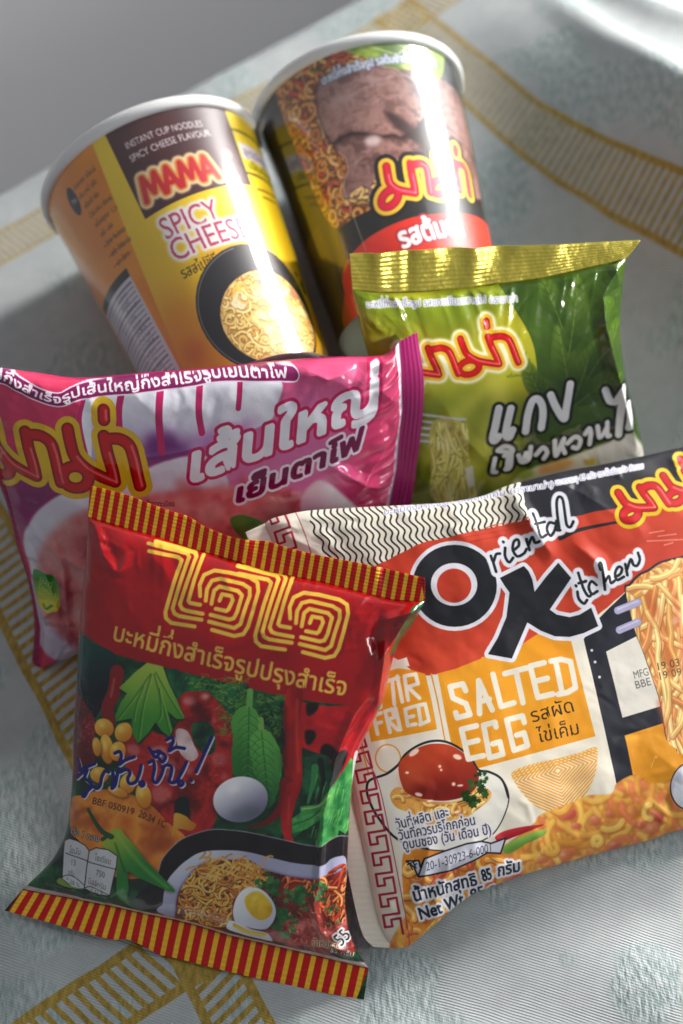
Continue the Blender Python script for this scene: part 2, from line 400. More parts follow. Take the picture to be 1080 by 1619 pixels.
# ------------------------------------------------------------------ red packet artwork
def art_red():
    D = PACKS['red']; a = Art(-72, 76, -82, 80, 9, D['H'], (160, 8, 14))
    A = lambda p: cs(p, 3.6, 90, 1020); B = lambda p: cs(p, 3.6, 340, 1080); C6 = lambda p: cs(p, 3.6, 60, 1250); C3 = lambda p: cs(p, 3.6, 300, 1300)
    k = a.tex((146, 5, 12), (172, 10, 18), 30, 3, 3, 1.2); a.comp((0, 0, np.ones((a.H, a.W), np.float32)), k)
    pic = [(60, 985), (125, 1003), (182, 1034), (250, 1051), (318, 1067), (406, 1089), (455, 1101), (520, 1112), (600, 1122), (680, 1130), (680, 1600), (-40, 1600)]
    a.poly(pic, a.tex((8, 40, 22), (26, 92, 48), 5, 5, 4, 2.6))
    # dark gourd, chilli and beef at the left
    a.poly(A([(60, 0), (210, -5), (330, 50), (330, 120), (290, 250), (230, 400), (170, 420), (60, 330)]), a.grad((100, 1010), (150, 1130), (16, 74, 66), (6, 12, 22)), sm=True)
    a.line(A([(175, 20), (150, 140), (160, 260)]), 5, (60, 110, 100), op=.4, soft=3)
    a.line(A([(345, 150), (330, 260), (290, 350), (300, 430)]), 22, (138, 16, 18), w1=20); a.line(A([(330, 190), (310, 290)]), 4, (215, 110, 100), op=.6, soft=1)
    a.poly(A([(60, 270), (130, 310), (210, 420), (215, 560), (200, 700), (60, 760)]), a.tex((84, 10, 14), (140, 28, 32), 6, 9, 5, 2), sm=True)
    r = random.Random(5)
    for i in range(90):
        x, y = r.gauss(175, 26), r.gauss(440, 75); a.line(A([(x, y), (x+r.uniform(-8, 8), y+r.uniform(-8, 8))]), r.uniform(.6, 1.6), (215, 150, 150), op=r.uniform(.15, .6))
    # tomato / beef mass in the middle
    meat = a.tex((96, 6, 10), (188, 34, 30), 7, 11, 5, 2.4, c2=(150, 16, 18))
    a.poly(A([(690, 280), (760, 250), (860, 255), (950, 310), (1010, 400), (1030, 560), (1010, 720), (940, 900), (860, 1070), (700, 1090), (560, 1060), (520, 900), (400, 700), (400, 480), (520, 470), (620, 500), (700, 430)]), meat, sm=True)
    for c, rx, ry, s in (((760, 310), 40, 26, .55), ((850, 285), 24, 16, .9), ((900, 420), 12, 8, .8), ((930, 640), 46, 40, .35), ((600, 840), 60, 50, .4), ((590, 600), 50, 38, .6), ((440, 590), 40, 36, .45), ((650, 690), 34, 60, .35), ((760, 700), 26, 22, .4), ((960, 740), 20, 26, .3)):
        a.ell(A([c])[0], rx/3.6, ry/3.6, (232, 175, 170), op=s, soft=2.5)
    for i in range(240):
        x, y = r.uniform(420, 1010), r.uniform(280, 1000); a.line(A([(x, y), (x+r.uniform(-14, 14), y+r.uniform(-10, 10))]), r.uniform(.6, 2), r.choice([(230, 150, 140), (70, 4, 8), (205, 60, 50)]), op=r.uniform(.1, .45))
    a.poly(A([(690, 470), (750, 480), (790, 560), (812, 620), (770, 650), (715, 610), (690, 540)]), a.tex((190, 150, 150), (240, 218, 214), 4, 13), sm=True)
    a.poly(A([(780, 440), (860, 425), (905, 480), (905, 590), (850, 615), (800, 560), (775, 500)]), a.tex((10, 42, 30), (34, 100, 50), 3, 15, 4, 2.6), sm=True)
    a.poly(A([(690, 870), (740, 850), (765, 900), (760, 1000), (700, 985), (675, 930)]), (12, 26, 26), sm=True, soft=1)
    # pumpkin / fruit, orange
    a.poly(A([(60, 900), (140, 860), (280, 820), (420, 840), (540, 900), (640, 1000), (720, 1060), (760, 1130), (660, 1230), (560, 1300), (470, 1330), (300, 1310), (120, 1130), (60, 1080)]), a.tex((168, 66, 14), (232, 146, 48), 12, 17, 4, 1.7, c2=(206, 104, 26)), sm=True)
    a.line(A([(110, 985), (250, 940), (420, 960), (540, 1020)]), 5, (240, 176, 84), op=.5, soft=3); a.line(A([(600, 1110), (500, 1200), (420, 1260)]), 16, (130, 40, 12), op=.5, soft=6)
    a.line(A([(90, 1000), (120, 960), (190, 930)]), 8, (150, 52, 14), op=.5, soft=3)
    for c, rx, ry, rot in (((270, 470), 58, 52, 20), ((385, 490), 50, 58, 30), ((285, 590), 40, 84, -8), ((225, 580), 26, 54, -6), ((350, 600), 46, 56, 20), ((410, 780), 46, 62, 20), ((500, 850), 44, 70, -10), ((240, 740), 56, 46, 0), ((350, 830), 60, 26, 20)):
        p = A([c])[0]; a.ell((p[0]+1.2, p[1]+2), rx/3.6+1, ry/3.6+1, (110, 40, 8), rot, op=.7, soft=2)
        a.ell(p, rx/3.6, ry/3.6, a.grad((p[0]-8, p[1]-14), (p[0]+10, p[1]+18), (244, 192, 70), (206, 118, 20)), rot); a.ell((p[0]-4, p[1]-5), rx/11, ry/11, (252, 226, 140), rot, op=.6, soft=2)
    a.poly(A([(680, 945), (740, 960), (770, 990), (800, 1010), (770, 1045), (700, 1035), (660, 1080), (670, 1010)]), a.grad((270, 1280), (312, 1316), (226, 178, 60), (190, 110, 26)), sm=True)
    # curly kale
    for pg in ([(640, 130), (760, 160), (900, 210), (1090, 220), (1090, 330), (1000, 390), (940, 330), (860, 260), (740, 260), (690, 290)],):
        a.poly(A(pg), a.tex((8, 62, 40), (28, 110, 58), 3, 19, 4, 2.4), sm=True)
    for i in range(150):
        x, y = r.uniform(690, 1085), r.uniform(170, 345)
        if y > 180+(x-690)*.5: continue
        a.line(A([(x+r.gauss(0, 14), y+r.gauss(0, 10)) for _ in range(3)]), 1.5, r.choice([(110, 150, 40), (60, 130, 50), (150, 170, 60)]), op=.6)
    for i in range(260):
        x, y = r.uniform(20, 410), r.uniform(60, 300)
        a.line(B([(x+r.gauss(0, 14), y+r.gauss(0, 10)) for _ in range(3)]), 1.5, r.choice([(96, 150, 44), (50, 130, 54), (12, 70, 40), (130, 164, 60)]), op=.6)
    # crown of pale green leaves
    cr = [(450, 150), (520, 95), (610, 115), (640, 200), (690, 300), (735, 410), (690, 412), (640, 370), (668, 470), (650, 512), (605, 480), (570, 430), (530, 490), (468, 552), (440, 500), (432, 410), (340, 432), (335, 400), (370, 320), (405, 270), (358, 240), (410, 190)]
    a.poly([(x+1, y+3) for x, y in A(cr)], (8, 30, 14), soft=2); a.poly(A(cr), a.grad(A([(540, 110)])[0], A([(520, 470)])[0], (162, 190, 66), (56, 138, 40)))
    for v in ([(540, 160), (450, 290), (350, 420)], [(545, 160), (500, 330), (470, 530)], [(560, 160), (610, 330), (650, 490)], [(570, 150), (650, 290), (720, 400)], [(500, 230), (460, 330), (440, 430)], [(590, 240), (600, 380), (580, 430)]):
        a.line(A(v), 2.6, (34, 104, 34), op=.6, soft=.6); a.line([(x+3, y) for x, y in A(v)], 1.5, (176, 204, 96), op=.5)
    # two long mint leaves
    l1 = [(185, 120), (125, 150), (98, 210), (108, 300), (100, 400), (112, 510), (180, 570), (270, 590), (290, 420), (285, 260), (240, 150)]; l2 = [(255, 255), (310, 265), (355, 330), (388, 420), (380, 520), (345, 660), (300, 700), (255, 620), (225, 500), (203, 350), (215, 290)]
    for L, c0, c1 in ((l1, (86, 164, 66), (36, 108, 40)), (l2, (96, 172, 72), (34, 104, 40))):
        Z = smooth(B(L), True); z = Z+np.c_[np.sin(np.arange(len(Z))*1.9), np.cos(np.arange(len(Z))*2.3)]*1.0
        a.poly(z+[2, 2], (6, 30, 14), soft=2, op=.7); a.poly(z, a.grad(Z[0], Z[len(Z)//2], c0, c1))
    a.line(B([(205, 40), (200, 130)]), 10, (110, 170, 80)); a.line(B([(265, 200), (270, 265)]), 9, (120, 176, 84))
    for top, bot in (((200, 130), (190, 560)), ((270, 265), (310, 680))):
        t, b = np.array(B([top])[0]), np.array(B([bot])[0]); a.line([t, (t+b)/2, b], 2, (20, 84, 30), op=.7)
        for q in np.linspace(.1, .85, 8):
            c = t+(b-t)*q
            for sx in (-1, 1): a.line([c, c+[sx*9, 5], c+[sx*17, 13]], 1.2, (20, 88, 34), op=.6); a.line([c+[0, 2], c+[sx*9, 7.4]], 1.2, (140, 200, 110), op=.35)
    # chillies and red leaves at the right
    chil = a.tex((124, 6, 10), (196, 24, 20), 6, 23, 4, 2.2, ay=3)
    a.poly(B([(420, 90), (640, 130), (900, 130), (960, 230), (900, 400), (770, 620), (640, 660), (640, 420), (540, 380), (430, 330)]), a.tex((156, 8, 18), (206, 26, 34), 5, 25, 4, 1.6))
    for pg in ([(525, 112), (590, 118), (575, 160), (530, 180)], [(515, 270), (560, 265), (575, 300), (545, 345), (520, 340)], [(610, 355), (650, 350), (700, 400), (650, 440), (600, 410)], [(690, 400), (750, 400), (720, 500), (650, 600), (640, 520)]):
        a.poly(B(pg), (24, 6, 10), sm=True, soft=1.2)
    a.poly(B([(500, 430), (650, 430), (640, 700), (470, 860), (380, 860), (480, 620)]), a.tex((6, 34, 22), (22, 92, 52), 4, 27, 4, 2.2), sm=True)
    a.line(B([(525, 428), (640, 428)]), 7, (34, 70, 52)); a.line(B([(570, 480), (560, 560), (530, 680)]), 12, (54, 130, 70), w1=4); a.line(B([(600, 440), (615, 560), (590, 690)]), 10, (16, 26, 26), w1=4)
    a.line(B([(455, 60), (440, 200), (450, 330), (440, 480)]), 27, chil); a.line(B([(440, 400), (450, 560), (430, 640)]), 30, chil, w1=22)
    a.line(B([(410, 560), (385, 690), (300, 780), (190, 815)]), 20, (112, 10, 12), w1=3); a.line(B([(440, 600), (410, 740), (415, 860), (450, 920), (490, 965)]), 24, chil, w1=2)
    a.line(B([(470, 90), (468, 300), (478, 500)]), 4, (224, 90, 70), op=.5, soft=1.5); a.line(B([(425, 640), (418, 800)]), 3, (222, 90, 70), op=.5, soft=1.5)
    a.line(B([(400, 130), (395, 300), (400, 480)]), 8, (40, 4, 8), op=.6, soft=3)
    # celery fan
    fan = [(440, 765), (488, 735), (485, 700), (590, 690), (650, 610), (720, 520), (770, 440), (800, 480), (775, 700), (760, 860), (735, 880), (700, 850), (690, 920), (660, 975), (635, 930), (620, 975), (590, 960), (568, 985), (572, 900), (600, 780), (520, 830), (440, 852)]
    a.poly(B(fan), a.tex((30, 116, 56), (96, 184, 84), 3, 29, 4, 2.2))
    for i in range(70):
        x, y = r.uniform(560, 780), r.uniform(520, 940); a.line(B([(x, y), (x-r.uniform(8, 26), y+r.uniform(30, 80))]), 1.8, r.choice([(150, 214, 110), (20, 96, 50), (70, 160, 80)]), op=.6, w1=.6)
    a.line(B([(500, 715), (590, 700), (650, 640)]), 3, (176, 214, 120), op=.7); a.line(B([(450, 800), (540, 770), (600, 720)]), 3, (20, 80, 44), op=.7)
    a.poly(B([(785, 440), (812, 430), (800, 700), (765, 870), (770, 700)]), (214, 214, 214), sm=True)
    # egg
    a.ell((384, 1266), 45, 38, (4, 20, 12), -10, op=.6, soft=5); a.ell((382, 1261), 43, 36, a.grad((366, 1232), (402, 1292), (244, 242, 246), (112, 110, 138)), -8); a.ell((390, 1282), 26, 10, (70, 90, 80), -12, op=.35, soft=5); a.ell((370, 1244), 12, 7, (255, 255, 255), -20, op=.7, soft=4)
    # black pan and bowl
    pan = C3([(-190, 300), (-150, 200), (-70, 110), (0, 68), (130, 30), (240, 34), (350, 50), (540, 95), (720, 140), (800, 110), (850, 95), (905, 112), (905, 250), (900, 330), (600, 330), (300, 330), (0, 420), (-60, 600), (-200, 560), (-330, 470)])
    a.poly(pan, a.tex((18, 10, 14), (34, 24, 28), 6, 31, 3), sm=True); a.line(C3([(-180, 290), (-150, 200), (-70, 110), (0, 68), (130, 30), (240, 34), (350, 50), (540, 95), (720, 140), (800, 110), (850, 95), (905, 112)]), 1.6, (170, 168, 176), op=.8)
    bowl = C3([(-160, 470), (-130, 340), (-60, 250), (0, 200), (60, 165), (150, 150), (300, 155), (450, 190), (600, 230), (750, 250), (800, 222), (840, 214), (880, 228), (895, 330), (960, 740), (400, 760), (-160, 560)])
    a.poly(bowl, a.grad((300, 1350), (330, 1400), (214, 216, 230), (168, 168, 196)), sm=True)
    inn = C3([(-95, 560), (-70, 420), (-20, 330), (50, 250), (150, 215), (300, 222), (420, 262), (600, 312), (750, 330), (860, 300), (890, 330), (960, 760), (500, 760), (-100, 600)])
    a.poly([(x-1, y-2.5) for x, y in inn], (92, 70, 120), sm=True, op=.6, soft=1.5); a.poly(inn, a.tex((66, 16, 14), (150, 42, 26), 5, 33, 5, 2.4), sm=True)
    nreg = C3([(-80, 560), (-60, 410), (0, 300), (100, 215), (250, 205), (360, 215), (440, 300), (470, 340), (330, 380), (250, 440), (230, 580), (150, 620), (-60, 590)])
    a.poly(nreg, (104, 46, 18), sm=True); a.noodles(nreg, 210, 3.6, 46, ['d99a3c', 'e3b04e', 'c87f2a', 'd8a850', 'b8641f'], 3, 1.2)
    for i in range(46):
        x, y = r.uniform(-40, 420), r.uniform(190, 330); q = r.uniform(-.8, .9)
        a.line(C3([(x, y), (x+40*math.cos(q), y-30*math.sin(q)-12), (x+80*math.cos(q+.5), y-60*math.sin(q))]), 2.8, r.choice(['d9a24a', 'e6bb62', 'c88430']), op=.95)
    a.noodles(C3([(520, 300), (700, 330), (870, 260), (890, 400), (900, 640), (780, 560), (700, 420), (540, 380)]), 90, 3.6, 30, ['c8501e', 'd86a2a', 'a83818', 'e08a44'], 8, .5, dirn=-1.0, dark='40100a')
    a.poly(C3([(450, 620), (560, 560), (700, 560), (760, 620), (900, 600), (960, 740), (700, 740), (460, 690)]), a.tex((120, 26, 26), (204, 110, 100), 3, 35, 5, 2.2), sm=True)
    for c, q, n, s in ((440, 350), 66, 16, 1), ((460, 420), 50, 12, 2), ((590, 410), 60, 18, 3), ((650, 450), 60, 16, 4), ((740, 400), 56, 14, 5), ((520, 580), 84, 26, 6), ((500, 540), 60, 14, 7), ((800, 500), 40, 8, 8), ((820, 600), 34, 6, 9):
        p = C3([c])[0]; a.sprig(p, q/3.6, n, (14, 74, 34), (58, 136, 60), s)
    for i in range(120):
        x, y = r.uniform(560, 920), r.uniform(480, 720); a.line(C3([(x, y), (x+r.uniform(-20, 20), y+r.uniform(-24, 24))]), r.uniform(1, 3), r.choice(['d8481e', 'b01818', 'e89070', '701010', 'd07a3a']), op=.7)
    e1 = C3([(244, 520), (262, 440), (300, 388), (345, 368), (395, 374), (445, 412), (482, 470), (488, 530), (462, 590), (420, 624), (340, 616), (262, 588)])
    a.poly([(x+2, y+3) for x, y in e1], (40, 10, 8), sm=True, soft=2.5, op=.7); a.poly(e1, a.grad((366, 1405), (424, 1476), (246, 246, 246), (196, 196, 214)), sm=True); a.line(e1[1:6], 2, (255, 255, 255), op=.6, soft=1)
    yk = C3([(312, 440), (340, 404), (384, 390), (426, 414), (462, 464), (468, 514), (440, 552), (396, 566), (352, 540), (322, 492)])
    a.poly(yk, a.grad((388, 1412), (424, 1456), (246, 214, 50), (206, 150, 10)), sm=True); a.poly(yk, a.tex((196, 140, 8), (250, 222, 70), 3, 37, 4, 2), sm=True, op=.4); a.ell(C3([(372, 430)])[0], 5, 3, (254, 240, 150), -20, op=.6, soft=2)
    a.poly(C3([(212, 590), (240, 572), (340, 622), (430, 646), (462, 690), (440, 700), (220, 640)]), a.grad((370, 1462), (420, 1492), (228, 228, 234), (190, 190, 206)), sm=True); a.line(C3([(250, 604), (330, 644), (420, 660)]), 8, (216, 178, 24), w1=6)
    # green chilli
    gc = [(378, 290), (400, 250), (430, 218), (470, 216), (500, 250), (545, 300), (610, 385), (700, 480), (778, 570), (740, 572), (640, 530), (560, 490), (510, 462), (512, 560), (495, 640), (530, 690), (470, 650), (440, 600), (446, 470), (440, 380), (360, 310)]
    a.poly([(x+2, y+3) for x, y in C6(gc)], (20, 14, 8), soft=3, op=.7); a.poly(C6(gc), a.grad(C6([(430, 230)])[0], C6([(560, 480)])[0], (156, 178, 52), (34, 122, 46)), sm=True)
    a.line(C6([(450, 240), (520, 340), (640, 470), (740, 555)]), 5, (150, 196, 92), op=.5, soft=2); a.line(C6([(440, 300), (480, 420), (500, 470)]), 3, (14, 80, 30), op=.7, soft=1)
    a.line(C6([(282, 112), (320, 180), (365, 235), (415, 262)]), 5.5, (34, 74, 36), w1=9); a.line(C6([(365, 280), (400, 258), (425, 262)]), 6, (30, 80, 36))
    # nutrition bubbles
    for pg in ([(118, 520), (128, 310), (160, 292), (210, 298), (262, 322), (286, 350), (248, 582), (180, 575), (110, 520)], [(286, 350), (330, 328), (400, 338), (452, 372), (446, 430), (398, 616), (330, 610), (248, 578)]):
        a.poly(C6(pg), (206, 206, 208), sm=False); a.line(C6(pg+[pg[0]]), 1.5, (30, 26, 30), sm=False)
    a.line(C6([(140, 375), (272, 410)]), 1.4, (30, 26, 30)); a.line(C6([(276, 412), (444, 450)]), 1.4, (30, 26, 30)); a.line(C6([(108, 520), (150, 502), (200, 515), (246, 556)]), 1.2, (30, 26, 30)); a.line(C6([(250, 572), (300, 565), (394, 612)]), 1.2, (30, 26, 30))
    a.poly(C6([(85, 545), (110, 522), (160, 560), (240, 585), (130, 570)]), (120, 150, 50), sm=True)
    ink = (34, 30, 34)
    for t, p, q, h in (('ไขมัน', (162, 372), (232, 380), 9), ('13', (168, 440), (200, 448), 9), ('กรัม', (152, 500), (192, 512), 8), ('โซเดียม', (320, 400), (414, 424), 9), ('750', (322, 492), (375, 503), 9), ('มิลลิกรัม', (272, 545), (378, 580), 9), ('* 20 %', (140, 540), (220, 572), 6), ('* 32 %', (286, 596), (360, 612), 5)):
        P, Q = C6([p, q]); a.text(t, P, Q, h, ink, em=.62, bold=.1, up=(.1, -1))
    P, Q = C6([(165, 262), (345, 296)]); a.text('ต่อ 1 ซอง', P, Q, 8, (226, 210, 200), out=[(1.2, (60, 40, 30))])
    # handwriting in blue
    hw = [[(80, 220), (96, 268), (90, 296), (140, 270), (205, 240)], [(74, 345), (110, 312), (150, 286)], [(150, 288), (132, 340), (162, 362), (186, 388), (150, 424), (116, 448), (130, 462), (165, 404), (186, 388), (215, 404), (240, 384), (252, 330), (276, 286), (300, 292)],
          [(328, 288), (338, 340), (322, 396), (346, 372), (362, 300), (380, 272)], [(380, 288), (420, 270), (446, 290), (430, 332), (446, 362), (486, 346), (510, 290), (520, 240)], [(512, 352), (528, 346), (540, 362), (524, 376), (512, 360)], [(344, 166), (374, 154), (388, 184), (372, 238), (412, 210), (475, 186)],
          [(570, 222), (600, 210), (608, 260), (596, 330), (620, 352), (650, 310), (670, 250)], [(574, 124), (600, 152), (642, 146), (620, 186), (592, 160)], [(642, 146), (682, 180), (662, 216), (640, 194)],
          [(660, 252), (690, 236), (722, 250), (716, 300), (706, 342), (746, 346), (790, 280), (820, 214)], [(766, 346), (784, 338), (798, 354), (782, 370), (766, 352)], [(688, 72), (724, 54), (732, 84), (704, 142), (750, 120), (806, 126)], [(986, 50), (932, 168), (882, 280)], [(848, 332), (853, 337)]]
    hw = [cs(p, 4.154, 100, 1150) for p in hw]
    a.lines([[(x+1.5, y+1.5) for x, y in p] for p in hw], 6.0, (232, 228, 236)); a.lines(hw, 5.6, (16, 12, 110))
    P, Q = A([(194, 905), (442, 962)]); a.text('BBF 050919', P, Q, 11, (18, 12, 12), em=.686); P, Q = A([(464, 968), (622, 1030)]); a.text('20:34 1C', P, Q, 11, (24, 14, 10), em=.686)
    P, Q = C3([(690, 728), (882, 742)]); a.text('น้ำหนักสุทธิ', P, Q, 9, (24, 14, 10), out=[(1.4, (226, 190, 150), .6)])
    P, Q = C3([(856, 738), (916, 690)]); a.text('55', P, Q, 22, (24, 14, 14), out=[(3, (236, 232, 232))], em=.686)
    P, Q = C3([(790, 770), (930, 800)]); a.text('55 กรัม', P, Q, 7, (236, 226, 216), out=[(1, (60, 30, 24))])
    # lettering: four-line maze strokes
    G = lambda p, o=(0, 0): cs([(x+o[0], y+o[1]) for x, y in p], 2.842, 220, 850)
    Y = (226, 184, 66)
    g1 = [[(34, 64), (165, 92), (182, 106), (152, 205), (118, 335), (122, 362), (145, 382), (252, 398)], [(28, 30), (205, 76), (214, 92), (180, 205), (150, 318), (158, 340), (180, 352), (282, 368)], [(60, 22), (238, 72), (246, 90), (212, 200), (182, 300), (192, 320), (212, 328), (286, 342)], [(276, 84), (245, 185), (220, 285), (228, 294), (274, 302)]]
    g2 = [[(272, 264), (268, 215), (285, 172), (330, 152), (400, 162), (490, 184), (525, 206), (531, 245), (510, 330), (490, 400), (470, 432), (430, 440), (330, 412)], [(298, 284), (302, 232), (322, 196), (360, 188), (460, 212), (492, 232), (494, 264), (472, 330), (456, 388), (430, 405), (316, 376)], [(324, 298), (334, 240), (356, 222), (440, 242), (459, 262), (440, 335), (426, 362), (405, 367), (322, 346)], [(360, 284), (370, 256), (412, 264), (419, 282), (402, 322), (392, 330), (344, 320)]]
    for o, gg in (((0, 0), g1), ((0, 0), g2), ((405, 103), g1), ((406, 101), g2)):
        for st in gg: a.line(G(st, o), 6.2, Y, sm=False)
    a.text('บะหมี่กึ่งสำเร็จรูปปรุงสำเร็จ', (176, 1011), (547, 1101), 22, (226, 182, 74), bold=.9, up=(.18, -1), bow=-3)
    # striped seals
    U = lambda c, n: (lambda P: np.c_[np.interp(np.linspace(0, 1, n), np.linspace(0, 1, len(P)), P[:, 0]), np.interp(np.linspace(0, 1, n), np.linspace(0, 1, len(P)), P[:, 1])])(np.array(c, float))
    keep = a.M; a.M = np.eye(3)
    for c0, c1, pitch, l0, l1 in ((D['top'], D['intop'], 3.2, .05, .05), (D['bot'], D['inbot'], 4.2, .42, .0)):
        p, q = U(c0, 80), U(c1, 80); e = np.sign((p-q)[:, 1:2])*np.array([[0, 3.0]])
        reg = a.pm_poly(np.vstack([p+e+[[-3, 0]]*1, (q)[::-1]])); before = a.img.copy()
        a.poly(np.vstack([p+e, q[::-1]]), (206, 14, 16)); sy = np.sign((p-q)[0, 1]); x = p[0, 0]-12
        while x < p[-1, 0]+8:
            yo = np.interp(x, p[:, 0], p[:, 1]); t = min(1, max(0, (x-p[0, 0])/45)); ln = l0+(l1-l0)*t; h = 17*sy
            a.poly([(x-ln*0, yo+3*sy), (x+pitch*.42, yo+3*sy), (x+pitch*.42+ln*15, yo-h+3*sy), (x+ln*15, yo-h+3*sy)], (250, 196, 44)); x += pitch
        M = np.zeros((a.H, a.W, 1), np.float32); M[reg[0]:reg[0]+reg[2].shape[0], reg[1]:reg[1]+reg[2].shape[1], 0] = reg[2]; a.img = before*(1-M)+a.img*M
    q = U(D['inbot'], 60); a.line(q+[0, 1.0], 1.9, (186, 160, 158), sm=False); a.line(q+[0, .1], .5, (90, 16, 18), sm=False)
    a.M = keep
    a.poly([(671, 953), (668, 964), (642, 1006), (627, 1036), (614, 1040), (632, 1000), (652, 962)], (14, 92, 56))
    return a

# ------------------------------------------------------------------ pink packet artwork
def art_pink():
    D = PACKS['pink']; a = Art(-96, 92, -72, 72, 8, D['H'], (205, 38, 104))
    A = lambda p: cs(p, 3.6, 0, 600); B = lambda p: cs(p, 2.571, 270, 520); C = lambda p: cs(p, 2.49, 0, 750)
    full = (0, 0, np.ones((a.H, a.W), np.float32))
    a.comp(full, a.tex((194, 38, 80), (222, 70, 108), 40, 41, 3, 1.4))
    a.ell((470, 720), 200, 120, (214, 120, 176), -15, op=.85, soft=40); a.ell((250, 745), 130, 60, (196, 120, 170), 0, op=.7, soft=30)
    a.poly([(16, 740), (120, 690), (220, 690), (300, 690), (320, 720), (240, 735), (140, 760), (60, 830), (30, 880), (0, 800)], (124, 26, 102), op=.85, soft=12)
    a.ell((600, 700), 60, 90, (214, 40, 92), 10, op=.8, soft=22)
    a.ell((560, 800), 40, 46, (186, 30, 86), 40, op=.6, soft=12)
    # fat white noodles
    a.poly([(128, 640), (148, 632), (250, 618), (330, 610), (440, 600), (436, 640), (420, 664), (352, 690), (300, 704), (236, 716), (150, 724), (136, 700), (128, 665)], a.grad((260, 640), (250, 722), (236, 232, 242), (186, 170, 214)), sm=True, soft=1)
    a.poly([(224, 684), (262, 676), (300, 690), (300, 708), (232, 722), (222, 715)], (110, 28, 110), soft=8, op=.9); a.poly([(300, 684), (360, 670), (410, 654), (380, 690), (320, 712)], (190, 110, 180), soft=8, op=.8)
    a.poly(A([(480, 120), (500, 110), (545, 108), (520, 220), (520, 440), (490, 430), (462, 330), (462, 210)]), (238, 236, 244), sm=True)
    for p, w in ((A([(692, 90), (676, 180), (680, 285)]), 10), (A([(915, 60), (902, 200), (918, 390)]), 11), (B([(120, 235), (112, 330), (124, 410)]), 10), (B([(284, 225), (272, 315)]), 8), (A([(480, 110), (452, 240), (490, 420)]), 7)): a.line(p, w, (196, 34, 98))
    for p in ([(150, 650), (150, 690)], [(222, 640), (224, 690)], [(285, 640), (288, 690)], [(346, 632), (350, 676)]): a.line(p, 16, (214, 208, 226), op=.5, soft=7)
    # bowl and soup
    a.poly([(36, 862), (60, 812), (104, 776), (160, 768), (260, 722), (330, 716), (360, 760), (330, 800), (330, 900), (200, 1060), (60, 1040), (48, 920)], a.grad((60, 800), (200, 1000), (226, 220, 232), (196, 180, 200)), sm=True, soft=1.5)
    a.poly([(62, 880), (92, 830), (150, 796), (260, 770), (420, 760), (500, 800), (470, 900), (330, 980), (180, 1050), (80, 1000), (60, 940)], a.tex((158, 40, 62), (214, 108, 108), 12, 43, 4, 1.8, c2=(222, 160, 156)), sm=True, soft=5)
    a.poly(B([(520, 690), (560, 620), (610, 600), (680, 650), (760, 760), (560, 790)]), a.grad((480, 800), (540, 760), (206, 150, 170), (236, 226, 232)), sm=True, soft=2)
    for i, (c, rx, ry, col) in enumerate((((330, 800), 26, 18, (226, 170, 160)), ((430, 790), 30, 16, (224, 150, 140)), ((300, 770), 30, 12, (206, 90, 90)), ((395, 768), 34, 10, (196, 70, 80)), ((130, 900), 14, 30, (222, 160, 160)), ((100, 960), 30, 14, (150, 40, 60)), ((150, 980), 22, 18, (214, 120, 120)), ((90, 880), 10, 26, (214, 130, 130)))): a.ell(c, rx, ry, col, 20*i, op=.6, soft=5)
    a.poly([(362, 812), (385, 806), (416, 822), (396, 850), (372, 834)], a.grad((362, 812), (416, 830), (60, 130, 50), (110, 150, 70)), sm=True)
    # banner
    bp = A([(-250, 10), (0, 20), (100, 52), (200, 96), (330, 132), (450, 100), (700, 66), (1080, 22)])+B([(200, 203), (360, 197), (500, 196)])
    a.lines([bp], 17, (126, 20, 84), out=[(2.2, (230, 214, 228))])
    bp = np.array(bp)
    def along(txt, i0, i1, h):
        P = smooth(bp, False, 12); L = np.r_[0, np.cumsum(np.hypot(*np.diff(P, axis=0).T))]
        E, adv = layout(txt); s0, s1 = i0*L[-1], i1*L[-1]
        def mp(x, y):
            s = s0+(s1-s0)*x/adv; q = np.c_[np.interp(s, L, P[:, 0]), np.interp(s, L, P[:, 1])]; q2 = np.c_[np.interp(s+2, L, P[:, 0]), np.interp(s+2, L, P[:, 1])]
            t = q2-q; t /= np.hypot(t[:, 0], t[:, 1])[:, None]+1e-9; nn = np.c_[t[:, 1], -t[:, 0]]; return q+nn*((y-.28)*h/.558)[:, None]
        pm = raster_edges(np.c_[a.T(mp(E[:, 0], E[:, 1])), a.T(mp(E[:, 2], E[:, 3]))], a.W, a.H); a.comp(a.grow(pm, .8*a.sc((300, 605))), (240, 232, 238))
    along('บะหมี่กึ่งสำเร็จรูปเส้นใหญ่กึ่งสำเร็จรูปเย็นตาโฟ', .02, .985, 8.5)
    LG = [(385, 280), (795, 580), (430, 530)]; logo(a, LG, A(LG), 19, [(9.5, (216, 172, 34)), (8.2, (224, 180, 36))])
    P, Q = A([(690, 690), (990, 692)]); a.text('เครื่องหมายการค้าจดทะเบียน', (176, 792), Q, 6.5, (40, 14, 20))
    a.text('เส้นใหญ่', (292, 757), (604, 646), 44, (238, 234, 242), bold=3.6, out=[(5.2, (196, 26, 88)), ], up=(.10, -1))
    a.text('เย็นตาโฟ', (367, 789), (572, 706), 24, (112, 10, 68), bold=2.4, out=[(4.2, (236, 222, 234))], up=(.14, -1))
    # green and yellow badge
    bd = C([(128, 420), (150, 398), (200, 405), (228, 440), (234, 520), (205, 565), (165, 568), (140, 520)])
    a.poly(bd, a.grad((72, 915), (78, 975), (44, 140, 44), (214, 206, 40)), sm=True); a.poly(C([(150, 535), (232, 512), (226, 545), (200, 566), (165, 568)]), (222, 206, 40), sm=True)
    for t, p, q in (('ไม่มี', (150, 450), (205, 462)), ('ไขมัน', (148, 486), (220, 498)), ('ทรานส์', (150, 512), (226, 520))): P, Q = C([p, q]); a.text(t, P, Q, 7.5, (226, 214, 60), bold=.3)
